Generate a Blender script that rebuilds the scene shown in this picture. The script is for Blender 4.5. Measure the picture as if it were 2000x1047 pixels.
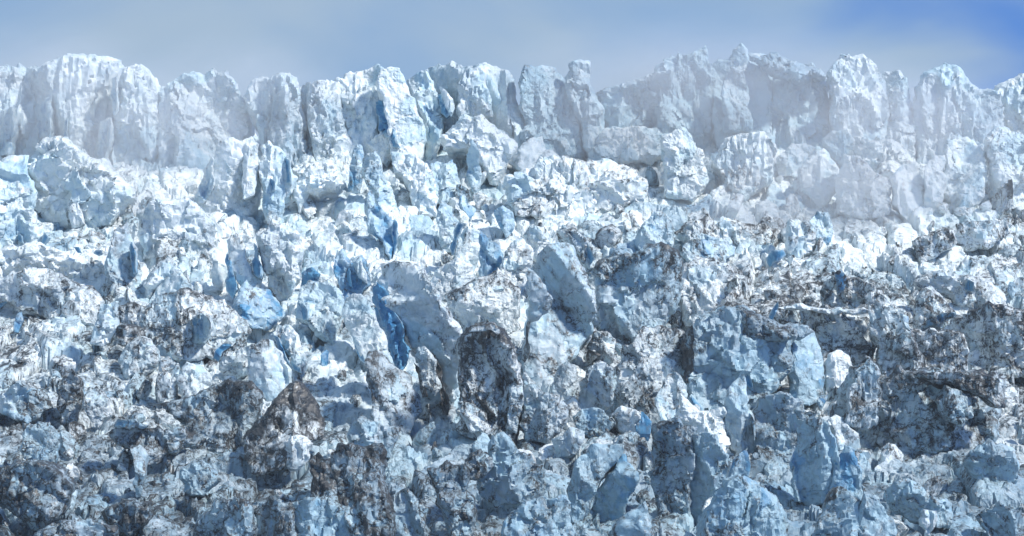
import bpy, math, random
import numpy as np

# ------------------------------------------------------------------ camera, sky, sun, exposure
scene = bpy.context.scene
for o in list(bpy.data.objects):
    bpy.data.objects.remove(o, do_unlink=True)

TANH = math.tan(math.radians(10.0))            # half horizontal field of view
cam_data = bpy.data.cameras.new("camera")
cam = bpy.data.objects.new("camera", cam_data)
scene.collection.objects.link(cam)
cam_data.sensor_width = 36.0
cam_data.lens = 18.0 / TANH
cam_data.clip_start = 1.0
cam_data.clip_end = 20000.0
cam.location = (0, 0, 0)
cam.rotation_euler = (math.radians(90), 0, 0)
scene.camera = cam

SUN_EL = math.radians(46)
SUN_AZ = math.radians(118)                     # clockwise from +Y: from the right, a little in front of the ice
sun_dir = (math.sin(SUN_AZ) * math.cos(SUN_EL), math.cos(SUN_AZ) * math.cos(SUN_EL), math.sin(SUN_EL))

world = bpy.data.worlds.new("World")
scene.world = world
world.use_nodes = True
nt = world.node_tree
nt.nodes.clear()


def N(tree, kind, **kw):
    n = tree.nodes.new(kind)
    for k, v in kw.items():
        setattr(n, k, v)
    return n


def math_node(tree, op, a, b=None, clamp=False):
    n = N(tree, 'ShaderNodeMath', operation=op, use_clamp=clamp)
    for i, s in enumerate((a, b)):
        if s is None:
            continue
        if isinstance(s, (int, float)):
            n.inputs[i].default_value = s
        else:
            tree.links.new(s, n.inputs[i])
    return n.outputs[0]


def smooth(tree, val, lo, hi):
    n = N(tree, 'ShaderNodeMapRange', interpolation_type='SMOOTHSTEP')
    tree.links.new(val, n.inputs['Value'])
    n.inputs['From Min'].default_value = lo
    n.inputs['From Max'].default_value = hi
    return n.outputs['Result']


def mix_col(tree, fac, a, b):
    n = N(tree, 'ShaderNodeMix', data_type='RGBA')
    for s, i in ((fac, 0), (a, 6), (b, 7)):
        if isinstance(s, (int, float)):
            n.inputs[i].default_value = s
        elif isinstance(s, tuple):
            n.inputs[i].default_value = (*s, 1.0)
        else:
            tree.links.new(s, n.inputs[i])
    return n.outputs[2]


def noise_tex(tree, vec, scale, detail=4.0, rough=0.55, distortion=0.0):
    n = N(tree, 'ShaderNodeTexNoise')
    tree.links.new(vec, n.inputs['Vector'])
    n.inputs['Scale'].default_value = scale
    n.inputs['Detail'].default_value = detail
    n.inputs['Roughness'].default_value = rough
    n.inputs['Distortion'].default_value = distortion
    return n.outputs['Fac']


tc = N(nt, 'ShaderNodeTexCoord')
up = N(nt, 'ShaderNodeVectorMath', operation='ADD')
nt.links.new(tc.outputs['Generated'], up.inputs[0])
up.inputs[1].default_value = (0, 0, 0.5)
sky = N(nt, 'ShaderNodeTexSky', sky_type='NISHITA')
sky.sun_disc = False
sky.sun_elevation = SUN_EL
sky.sun_rotation = SUN_AZ
sky.altitude = 600
sky.air_density = 1.0
sky.dust_density = 0.4
sky.ozone_density = 2.0
nt.links.new(up.outputs[0], sky.inputs[0])
# thin high cloud, thinning out towards the right (east)
stretch = N(nt, 'ShaderNodeMapping')
nt.links.new(tc.outputs['Generated'], stretch.inputs['Vector'])
stretch.inputs['Scale'].default_value = (1.0, 1.0, 1.9)
stretch.inputs['Location'].default_value = (0.31, 0.0, 0.12)
cl = noise_tex(nt, stretch.outputs[0], 7.0, 4.0, 0.48, 0.4)
sep = N(nt, 'ShaderNodeSeparateXYZ')
nt.links.new(tc.outputs['Generated'], sep.inputs[0])
east = math_node(nt, 'MULTIPLY', sep.outputs['X'], -3.0)
cover = math_node(nt, 'ADD', math_node(nt, 'ADD', cl, east), 0.29)
cover = smooth(nt, cover, 0.16, 0.50)
cloud_col = mix_col(nt, smooth(nt, cl, 0.35, 0.68), (1.28, 2.12, 3.4), (1.92, 2.58, 3.36))
tint = N(nt, 'ShaderNodeMix', data_type='RGBA', blend_type='MULTIPLY')
tint.inputs[0].default_value = 1.0
nt.links.new(sky.outputs[0], tint.inputs[6])
tint.inputs[7].default_value = (0.55, 0.88, 1.25, 1.0)
sky_col = mix_col(nt, cover, tint.outputs[2], cloud_col)
bg = N(nt, 'ShaderNodeBackground')
bg.inputs['Strength'].default_value = 0.125
nt.links.new(sky_col, bg.inputs['Color'])
wo = N(nt, 'ShaderNodeOutputWorld')
nt.links.new(bg.outputs[0], wo.inputs['Surface'])

sun_data = bpy.data.lights.new("sun", 'SUN')
sun_data.energy = 3.1
sun_data.angle = math.radians(5.0)         # softened by thin cloud
sun_data.color = (1.0, 0.96, 0.90)
sun = bpy.data.objects.new("sun", sun_data)
scene.collection.objects.link(sun)
from mathutils import Vector
sun.rotation_euler = Vector(sun_dir).to_track_quat('Z', 'Y').to_euler()
sun.location = (300, 300, 400)

scene.view_settings.view_transform = 'Standard'
scene.view_settings.look = 'None'
scene.view_settings.gamma = 1.0
scene.view_settings.use_curve_mapping = False
scene.view_settings.exposure = 0.64
scene.render.engine = 'CYCLES'
scene.cycles.max_bounces = 6
scene.cycles.diffuse_bounces = 3
scene.cycles.volume_bounces = 1
scene.cycles.use_denoising = True

# ------------------------------------------------------------------ numpy noise
rs = np.random.RandomState(7)
PERM = rs.permutation(256).astype(np.int32)
PERM = np.concatenate([PERM, PERM, PERM])
GRAD = rs.normal(size=(256, 3))
GRAD = (GRAD / np.linalg.norm(GRAD, axis=1)[:, None]).astype(np.float32)


def hash3(i, j, k):
    return PERM[PERM[PERM[i & 255] + (j & 255)] + (k & 255)]


def perlin(p):
    f0 = np.floor(p)
    i = f0.astype(np.int32)
    f = (p - f0).astype(np.float32)
    w = f * f * f * (f * (f * 6 - 15) + 10)
    out = np.zeros(len(p), np.float32)
    for dx in (0, 1):
        wx = w[:, 0] if dx else 1 - w[:, 0]
        for dy in (0, 1):
            wy = w[:, 1] if dy else 1 - w[:, 1]
            for dz in (0, 1):
                wz = w[:, 2] if dz else 1 - w[:, 2]
                g = GRAD[hash3(i[:, 0] + dx, i[:, 1] + dy, i[:, 2] + dz)]
                d = g[:, 0] * (f[:, 0] - dx) + g[:, 1] * (f[:, 1] - dy) + g[:, 2] * (f[:, 2] - dz)
                out += wx * wy * wz * d
    return out * 1.6


def fbm(p, octaves=4, gain=0.5, ridged=False):
    out = np.zeros(len(p), np.float32)
    a = 1.0
    for o in range(octaves):
        n = perlin(p * (2.03 ** o) + 17.3 * o)
        if ridged:
            n = 1 - 2 * np.abs(n)
        out += a * n
        a *= gain
    return out


RT = rs.uniform(-1, 1, size=(256, 8)).astype(np.float32)


def facets(p, tilt=0.9):
    """piecewise planar 3D cell noise: every cell is one tilted fracture facet"""
    f0 = np.floor(p).astype(np.int32)
    best = np.full(len(p), 1e9, np.float32)
    val = np.zeros(len(p), np.float32)
    cid = np.zeros(len(p), np.float32)
    p = p.astype(np.float32)
    for dx in (-1, 0, 1):
        for dy in (-1, 0, 1):
            for dz in (-1, 0, 1):
                c = f0 + np.array([dx, dy, dz], np.int32)
                r = RT[hash3(c[:, 0], c[:, 1], c[:, 2])]
                q = p - c - 0.5 - 0.45 * r[:, :3]
                d = (q * q).sum(1)
                m = d < best
                best[m] = d[m]
                v = r[:, 3] + tilt * (r[:, 4] * q[:, 0] + r[:, 5] * q[:, 1] + r[:, 6] * q[:, 2])
                val[m] = v[m]
                cid[m] = r[m, 7]
    return val, cid


def facets2(p, tilt=1.0, extra=False):
    f0 = np.floor(p).astype(np.int32)
    best = np.full(len(p), 1e9, np.float32)
    second = np.full(len(p), 1e9, np.float32)
    val = np.zeros(len(p), np.float32)
    cid = np.zeros(len(p), np.float32)
    for dx in (-1, 0, 1):
        for dy in (-1, 0, 1):
            c = f0 + np.array([dx, dy], np.int32)
            r = RT[hash3(c[:, 0], c[:, 1], c[:, 0] * 0 + 5)]
            q = p - c - 0.5 - 0.45 * r[:, :2]
            d = (q * q).sum(1)
            v = r[:, 3] + tilt * (r[:, 4] * q[:, 0] + r[:, 5] * q[:, 1])
            m = d < best
            second = np.where(m, best, np.minimum(second, d))
            best = np.where(m, d, best)
            val = np.where(m, v, val)
            cid = np.where(m, r[:, 7], cid)
    if extra:
        return val, np.sqrt(second) - np.sqrt(best), cid
    return val


# ------------------------------------------------------------------ the lie of the glacier
# photo rows are only used to read off where each thing stands on the slope; the slope rises at about 17 degrees
V0, Y0, DY = 1047.0, 500.0, 0.34


def depth_of_row(v):
    return Y0 + (V0 - v) * DY


def row_of_depth(y):
    return V0 - (y - Y0) / DY


def mpp(y):                                     # metres per photo pixel at distance y
    return y * TANH / 1000.0


def slope_z(y):
    """designed height of the glacier surface at distance y"""
    y = np.asarray(y, float)
    yy = np.clip(y, 380.0, depth_of_row(252))
    z = yy * TANH * (523.5 - row_of_depth(yy)) / 1000.0
    return z


# how dirty the ice is (0 clean .. 1 covered), read over the glacier as it lies
DV = np.array([280, 400, 500, 600, 700, 800, 900, 1000, 1100], float)
DU = np.linspace(0, 2000, 11)
DIRT = np.array([
    [.03, .03, .05, .06, .05, .03, .05, .04, .04, .05, .08],
    [.12, .22, .22, .18, .10, .14, .18, .20, .20, .14, .25],
    [.08, .20, .16, .08, .14, .22, .30, .42, .46, .45, .40],
    [.50, .50, .40, .12, .12, .34, .40, .52, .60, .52, .38],
    [.48, .48, .36, .22, .12, .40, .46, .42, .55, .60, .58],
    [.62, .58, .45, .30, .12, .34, .40, .25, .32, .62, .60],
    [.66, .68, .62, .55, .50, .46, .50, .42, .34, .48, .50],
    [.66, .74, .66, .60, .62, .58, .46, .40, .34, .38, .42],
    [.66, .74, .66, .60, .62, .58, .46, .40, .34, .38, .42]])
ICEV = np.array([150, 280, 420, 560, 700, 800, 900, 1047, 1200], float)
ICE_SHADE_TINT = np.array([.30, .18, .12, .18, .34, .50, .78, .92, .92])  # bluer, darker ice low down; cloud shade painted into its colour


DIRT[2:6, 6:] += .10
DIRT[5:, :] += .04  # heavier dirt low down, which also paints in part of the cloud shade


def dirt_at(x, y):
    u = 1000 + x / mpp(y)
    v = row_of_depth(y)
    fu = np.clip((u - DU[0]) / (DU[1] - DU[0]), 0, len(DU) - 1.001)
    iu = fu.astype(int)
    fu = fu - iu
    fv = np.interp(v, DV, np.arange(len(DV)))
    fv = np.clip(fv, 0, len(DV) - 1.001)
    iv = fv.astype(int)
    fv = fv - iv
    return (DIRT[iv, iu] * (1 - fu) * (1 - fv) + DIRT[iv, iu + 1] * fu * (1 - fv)
            + DIRT[iv + 1, iu] * (1 - fu) * fv + DIRT[iv + 1, iu + 1] * fu * fv)


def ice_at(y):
    return np.interp(row_of_depth(y), ICEV, ICE_SHADE_TINT)


# ------------------------------------------------------------------ materials
def make_ice():
    m = bpy.data.materials.new("glacier_ice")
    m.use_nodes = True
    t = m.node_tree
    t.nodes.clear()
    out = N(t, 'ShaderNodeOutputMaterial')
    bs = N(t, 'ShaderNodeBsdfPrincipled')
    t.links.new(bs.outputs[0], out.inputs['Surface'])
    geo = N(t, 'ShaderNodeNewGeometry')
    pos = geo.outputs['Position']

    def attr(name):
        a = N(t, 'ShaderNodeAttribute', attribute_name=name)
        return a.outputs['Fac']
    dirt, blue, ice = attr('dirt'), attr('blue'), attr('ice')

    def scaled(sx, sy, sz):
        mp = N(t, 'ShaderNodeMapping')
        t.links.new(pos, mp.inputs['Vector'])
        mp.inputs['Scale'].default_value = (sx, sy, sz)
        return mp.outputs[0]

    warp = N(t, 'ShaderNodeTexNoise')
    t.links.new(pos, warp.inputs['Vector'])
    warp.inputs['Scale'].default_value = 0.16
    warp.inputs['Detail'].default_value = 3
    wadd = N(t, 'ShaderNodeVectorMath', operation='MULTIPLY_ADD')
    t.links.new(warp.outputs['Color'], wadd.inputs[0])
    wadd.inputs[1].default_value = (5, 5, 5)
    t.links.new(pos, wadd.inputs[2])
    wpos = wadd.outputs[0]

    big = noise_tex(t, wpos, 0.10, 5, 0.6)
    mid = noise_tex(t, wpos, 0.42, 6, 0.65)
    fine = noise_tex(t, pos, 2.0, 4, 0.7)

    def veins(vec, scale, width, detail=4.0):
        n = noise_tex(t, vec, scale, detail, 0.62)
        a = math_node(t, 'ABSOLUTE', math_node(t, 'SUBTRACT', n, 0.5))
        r = N(t, 'ShaderNodeMapRange', interpolation_type='SMOOTHSTEP')
        t.links.new(a, r.inputs['Value'])
        r.inputs['From Min'].default_value = 0.0
        r.inputs['From Max'].default_value = width
        r.inputs['To Min'].default_value = 1.0
        r.inputs['To Max'].default_value = 0.0
        return r.outputs['Result']
    v1 = veins(wpos, 0.13, 0.028, 5.0)
    v2 = veins(wpos, 0.34, 0.030, 5.0)
    drip = noise_tex(t, scaled(1.1, 1.1, 0.10), 1.0, 4, 0.6)

    # silt: lies on crests, rims and flat tops, runs down in streaks, and follows the folded layers as thin veins
    crest = math_node(t, 'SUBTRACT', geo.outputs['Pointiness'], 0.5)
    nsep = N(t, 'ShaderNodeSeparateXYZ')
    t.links.new(geo.outputs['Normal'], nsep.inputs[0])

    def plus(a, b, k):
        return math_node(t, 'ADD', a, math_node(t, 'MULTIPLY', b, k))

    def mid0(x):
        return math_node(t, 'SUBTRACT', x, 0.5)
    amount = math_node(t, 'MINIMUM', dirt, 1.15)
    s = plus(amount, mid0(big), 1.5)
    s = plus(s, mid0(mid), 2.2)
    s = plus(s, mid0(fine), 1.0)
    s = plus(s, mid0(drip), 1.4)
    s = plus(s, crest, 1.8)
    s = plus(s, math_node(t, 'SUBTRACT', nsep.outputs['Z'], 0.35), 0.22)
    dk = smooth(t, dirt, -0.05, 0.35)
    vn = math_node(t, 'MAXIMUM', v1, math_node(t, 'MULTIPLY', v2, 0.8))
    s = plus(s, math_node(t, 'MULTIPLY', vn, dk), 0.62)
    silt = smooth(t, s, 0.36, 1.12)
    film = smooth(t, s, 0.05, 0.70)              # thin grey film of silt around the heavy patches

    # ice colours
    clean = mix_col(t, smooth(t, fine, 0.3, 0.75), (0.70, 0.785, 0.80), (0.87, 0.90, 0.89))
    glac = mix_col(t, smooth(t, mid, 0.32, 0.68), (0.10, 0.205, 0.29), (0.325, 0.445, 0.52))
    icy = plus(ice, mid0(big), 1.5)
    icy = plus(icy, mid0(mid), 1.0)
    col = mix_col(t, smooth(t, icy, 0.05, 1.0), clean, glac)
    deep = mix_col(t, smooth(t, mid, 0.3, 0.7), (0.018, 0.13, 0.30), (0.13, 0.36, 0.55))
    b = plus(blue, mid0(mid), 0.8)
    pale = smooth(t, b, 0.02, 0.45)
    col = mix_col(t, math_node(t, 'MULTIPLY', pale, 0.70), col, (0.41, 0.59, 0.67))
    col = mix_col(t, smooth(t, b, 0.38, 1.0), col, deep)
    col = mix_col(t, math_node(t, 'MULTIPLY', film, 0.42), col, (0.21, 0.225, 0.235))
    silt_col = mix_col(t, smooth(t, fine, 0.3, 0.7), (0.011, 0.012, 0.014), (0.050, 0.052, 0.053))
    col = mix_col(t, math_node(t, 'MULTIPLY', silt, 0.96), col, silt_col)
    t.links.new(col, bs.inputs['Base Color'])
    bs.inputs['Roughness'].default_value = 0.42
    bs.inputs['Specular IOR Level'].default_value = 0.35

    # relief: angular fracture facets (two sizes) and fine granular roughness
    def facet_tex(scale, rot):
        mp = N(t, 'ShaderNodeMapping')
        t.links.new(wpos, mp.inputs['Vector'])
        mp.inputs['Rotation'].default_value = rot
        mp.inputs['Scale'].default_value = (1.0, 1.0, 1.0)
        vo = N(t, 'ShaderNodeTexVoronoi', feature='F1', distance='MANHATTAN')
        t.links.new(mp.outputs[0], vo.inputs['Vector'])
        vo.inputs['Scale'].default_value = scale
        return vo.outputs['Distance']
    h2 = noise_tex(t, pos, 2.6, 4, 0.7)
    rg = N(t, 'ShaderNodeTexNoise', noise_type='RIDGED_MULTIFRACTAL')
    t.links.new(wpos, rg.inputs['Vector'])
    rg.inputs['Scale'].default_value = 0.22
    rg.inputs['Detail'].default_value = 6
    rg.inputs['Roughness'].default_value = 0.6
    rg.inputs['Offset'].default_value = 1.0
    rg.inputs['Gain'].default_value = 1.0
    hh = math_node(t, 'MULTIPLY', facet_tex(0.30, (.4, .7, .2)), -0.95)
    hh = math_node(t, 'ADD', hh, math_node(t, 'MULTIPLY', facet_tex(0.85, (.9, .2, .6)), -0.42))
    hh = math_node(t, 'ADD', hh, math_node(t, 'MULTIPLY', h2, 0.34))
    hh = math_node(t, 'ADD', hh, math_node(t, 'MULTIPLY', rg.outputs['Fac'], 0.22))
    hh = plus(hh, drip, 0.9)
    patch = noise_tex(t, pos, 0.085, 3, 0.5)      # smooth clean breaks beside rough crumbled ice
    rough_amt = N(t, 'ShaderNodeMapRange', interpolation_type='SMOOTHSTEP')
    t.links.new(patch, rough_amt.inputs['Value'])
    rough_amt.inputs['From Min'].default_value = 0.38
    rough_amt.inputs['From Max'].default_value = 0.62
    rough_amt.inputs['To Min'].default_value = 0.12
    rough_amt.inputs['To Max'].default_value = 0.85
    hh = math_node(t, 'MULTIPLY', hh, rough_amt.outputs['Result'])
    bp = N(t, 'ShaderNodeBump')
    bp.inputs['Strength'].default_value = 0.8
    bp.inputs['Distance'].default_value = 1.0
    t.links.new(hh, bp.inputs['Height'])
    t.links.new(bp.outputs[0], bs.inputs['Normal'])
    return m


ICE = make_ice()

# ------------------------------------------------------------------ mesh building
col = scene.collection


def build_mesh(name, co, quads=None, tris=None, attrs=None, mat=ICE, smooth_shade=True, sharp=True):
    me = bpy.data.meshes.new(name)
    co = np.asarray(co, np.float32)
    me.vertices.add(len(co))
    me.vertices.foreach_set('co', co.ravel())
    nq = 0 if quads is None else len(quads)
    ntr = 0 if tris is None else len(tris)
    idx = []
    if nq:
        idx.append(np.asarray(quads, np.int32).ravel())
    if ntr:
        idx.append(np.asarray(tris, np.int32).ravel())
    idx = np.concatenate(idx)
    me.loops.add(len(idx))
    me.loops.foreach_set('vertex_index', idx)
    tot = np.concatenate([np.full(nq, 4, np.int32), np.full(ntr, 3, np.int32)])
    start = np.concatenate([[0], np.cumsum(tot)[:-1]]).astype(np.int32)
    me.polygons.add(len(tot))
    me.polygons.foreach_set('loop_start', start)
    me.polygons.foreach_set('loop_total', tot)
    me.polygons.foreach_set('use_smooth', np.full(len(tot), smooth_shade, bool))
    for k, v in (attrs or {}).items():
        a = me.attributes.new(k, 'FLOAT', 'POINT')
        a.data.foreach_set('value', np.asarray(v, np.float32))
    me.materials.append(mat)
    me.update(calc_edges=True)
    if smooth_shade and sharp:
        me.set_sharp_from_angle(angle=math.radians(24))
    return me


def add_obj(name, me, loc=(0, 0, 0), parent=None, label=None, cat=None, group=None, kind=None):
    o = bpy.data.objects.new(name, me)
    col.objects.link(o)
    o.location = loc
    if parent:
        o.parent = parent
    if label:
        o['label'] = label
    if cat:
        o['category'] = cat
    if group:
        o['group'] = group
    if kind:
        o['kind'] = kind
    elif label:
        o['kind'] = 'thing'
    return o


# ------------------------------------------------------------------ the glacier slope
def terrain_height(x, y, ids=False):
    p = np.stack([x, y], 1)
    w1 = perlin(np.stack([x * .05, y * .05, 0 * x], 1)) * 6
    w2 = perlin(np.stack([x * .05, y * .05, 0 * x + 9], 1)) * 6
    q = p + np.stack([w1, w2], 1)
    f1, e1, c1 = facets2(q / np.array([15., 24.]), 1.3, True)
    f2, e2, c2 = facets2(q / np.array([6.0, 9.]) + 31, 1.5, True)
    f3 = facets2(q / np.array([2.2, 3.0]) + 67, 1.1)
    h = 1.5 * f1 + 1.2 * f2 + 0.36 * f3
    h -= 1.6 * np.exp(-(e1 / 0.06) ** 2) + 0.7 * np.exp(-(e2 / 0.07) ** 2)     # narrow clefts between the blocks
    h += 0.5 * fbm(np.stack([x * .22, y * .16, 0 * x + 3], 1), 5, .6)
    z = slope_z(y) + h - 2.3
    return (z, c1, c2) if ids else z


def make_terrain():
    nx, ny = 860, 500
    ys = np.linspace(430, 800, ny)
    us = np.linspace(-1.22, 1.22, nx)
    U, Y = np.meshgrid(us, ys)
    X = U * (Y * 0.55 + 0.45 * 620) * TANH
    x, y = X.ravel(), Y.ravel()
    z, c1, c2 = terrain_height(x, y, True)
    jx = perlin(np.stack([x * .5, y * .4, z * .5], 1)) * 0.7
    jy = perlin(np.stack([x * .5, y * .4, z * .5 + 40], 1)) * 1.2
    co = np.stack([x + jx, y + jy, z], 1)
    i = np.arange(nx * ny).reshape(ny, nx)
    q = np.stack([i[:-1, :-1], i[:-1, 1:], i[1:, 1:], i[1:, :-1]], -1).reshape(-1, 4)
    # wide outer skirt running on to the horizon behind and far to both sides
    d = 0.80 * dirt_at(x, y) - 0.13 + 0.10 * c1 + 0.20 * c2 + 0.18 * fbm(np.stack([x * .06, y * .06, 0 * x], 1), 3)
    b = 0.04 + 0.22 * perlin(np.stack([x * .11, y * .08, z * .1], 1)) + 0.75 * np.clip(c2 - .35, 0, 1) + .25 * np.clip(c1 - .2, 0, 1)
    d = d - 0.35 * np.clip(c2 - .35, 0, 1)
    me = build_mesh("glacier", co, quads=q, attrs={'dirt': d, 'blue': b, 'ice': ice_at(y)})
    add_obj("glacier", me, kind='structure')
    # far glacier plateau and flanks, lower than the broken ice in view
    n = 60
    gx = np.linspace(-6000, 6000, n)
    gy = np.concatenate([np.linspace(-400, 420, 12), np.linspace(440, 820, 12), np.linspace(900, 9000, 20)])
    GX, GY = np.meshgrid(gx, gy)
    x, y = GX.ravel(), GY.ravel()
    z = slope_z(y) - 7 + 3 * perlin(np.stack([x * .004, y * .004, 0 * x], 1))
    z = np.where(y < 380, -66 + (y - 380) * 0.05, z)
    co = np.stack([x, y, z], 1)
    i = np.arange(n * len(gy)).reshape(len(gy), n)
    q = np.stack([i[:-1, :-1], i[:-1, 1:], i[1:, 1:], i[1:, :-1]], -1).reshape(-1, 4)
    o = np.zeros(len(x))
    me = build_mesh("ice_field", co, quads=q, attrs={'dirt': o + .3, 'blue': o, 'ice': o + .3})
    add_obj("ice_field", me, kind='structure')


make_terrain()

# ------------------------------------------------------------------ seracs, built from an outline, a distance and a thickness
TILE = {'A': (0, 60), 'B': (600, 60), 'C': (1300, 60), 'D': (0, 400), 'E': (600, 400), 'F': (1300, 400),
        'G': (0, 677), 'H': (600, 677), 'I': (1300, 677)}
TS = 700.0 / 1981.0

# style: rounding, facet amplitude, small facet amplitude, roughness, flutes, lean back, plane cuts, slope of the left and right flank
STYLE = {
    'tower': dict(r=.05, a1=.034, a2=.016, n=.008, fl=.075, lean=.12, cuts=6, sl=.35, sr=.22),
    'slab':  dict(r=.04, a1=.013, a2=.010, n=.010, fl=.012, lean=.25, cuts=5, sl=.75, sr=.22),
    'dome':  dict(r=.20, a1=.040, a2=.020, n=.020, fl=.035, lean=.20, cuts=4, sl=.30, sr=.30),
    'mound': dict(r=.14, a1=.050, a2=.030, n=.022, fl=.010, lean=.85, cuts=6, sl=.30, sr=.30),
    'crag':  dict(r=.05, a1=.042, a2=.022, n=.014, fl=.020, lean=.35, cuts=8, sl=.60, sr=.35),
    'peak':  dict(r=.04, a1=.022, a2=.014, n=.012, fl=.010, lean=.45, cuts=6, sl=.90, sr=.50),
    'snow':  dict(r=.25, a1=.040, a2=.028, n=.030, fl=.000, lean=1.2, cuts=4, sl=.20, sr=.20),
    'face':  dict(r=.02, a1=.050, a2=.030, n=.022, fl=.030, lean=.10, cuts=2, sl=2.0, sr=.00),  # left-turned sheet
    'hole':  dict(r=.03, a1=.030, a2=.020, n=.020, fl=.000, lean=-.35, cuts=1, sl=.8, sr=.10),  # overhanging slab, often coloured dark blue to stand in for a shaded recess
}


def inside(px, py, poly):
    res = np.zeros(px.shape, bool)
    n = len(poly)
    for i in range(n):
        x0, y0 = poly[i]
        x1, y1 = poly[(i + 1) % n]
        c = (y0 > py) != (y1 > py)
        with np.errstate(divide='ignore', invalid='ignore'):
            xi = (x1 - x0) * (py - y0) / (y1 - y0 if y1 != y0 else 1e-9) + x0
        res ^= c & (px < xi)
    return res


def nearest(p, poly):
    best = np.full(len(p), 1e18)
    bp = p.copy()
    n = len(poly)
    for i in range(n):
        a, b = poly[i], poly[(i + 1) % n]
        ab = b - a
        t = np.clip(((p - a) @ ab) / max(ab @ ab, 1e-9), 0, 1)
        c = a + t[:, None] * ab
        d = ((p - c) ** 2).sum(1)
        m = d < best
        best[m] = d[m]
        bp[m] = c[m]
    return np.sqrt(best), bp


def roughen(poly, rng, amp, jag=0.0):
    """break straight outline runs into small uneven steps"""
    out = []
    n = len(poly)
    for i in range(n):
        a, b = poly[i], poly[(i + 1) % n]
        L = np.linalg.norm(b - a)
        k = max(1, int(L / 14))
        nrm = np.array([-(b - a)[1], (b - a)[0]]) / max(L, 1e-6)
        for j in range(k):
            t = j / k
            out.append(a + (b - a) * t + nrm * rng.normal() * amp * (0.4 if j == 0 else 1.0))
    out = np.array(out)
    if jag:                                     # broken teeth along the crest
        lim = out[:, 1].min() + .55 * np.ptp(out[:, 1])
        tooth = (rng.uniform(size=len(out)) < .35) & (out[:, 1] < lim)
        out[tooth, 1] -= rng.uniform(.3, 1.0, tooth.sum()) * jag
        out[tooth, 0] += rng.normal(size=tooth.sum()) * jag * .3
    return out


def parse(tile, s):
    ox, oy = TILE[tile]
    pts = np.array([[float(c) for c in q.split(',')] for q in s.split()])
    return np.stack([ox + pts[:, 0] * TS, oy + pts[:, 1] * TS], 1)


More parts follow.
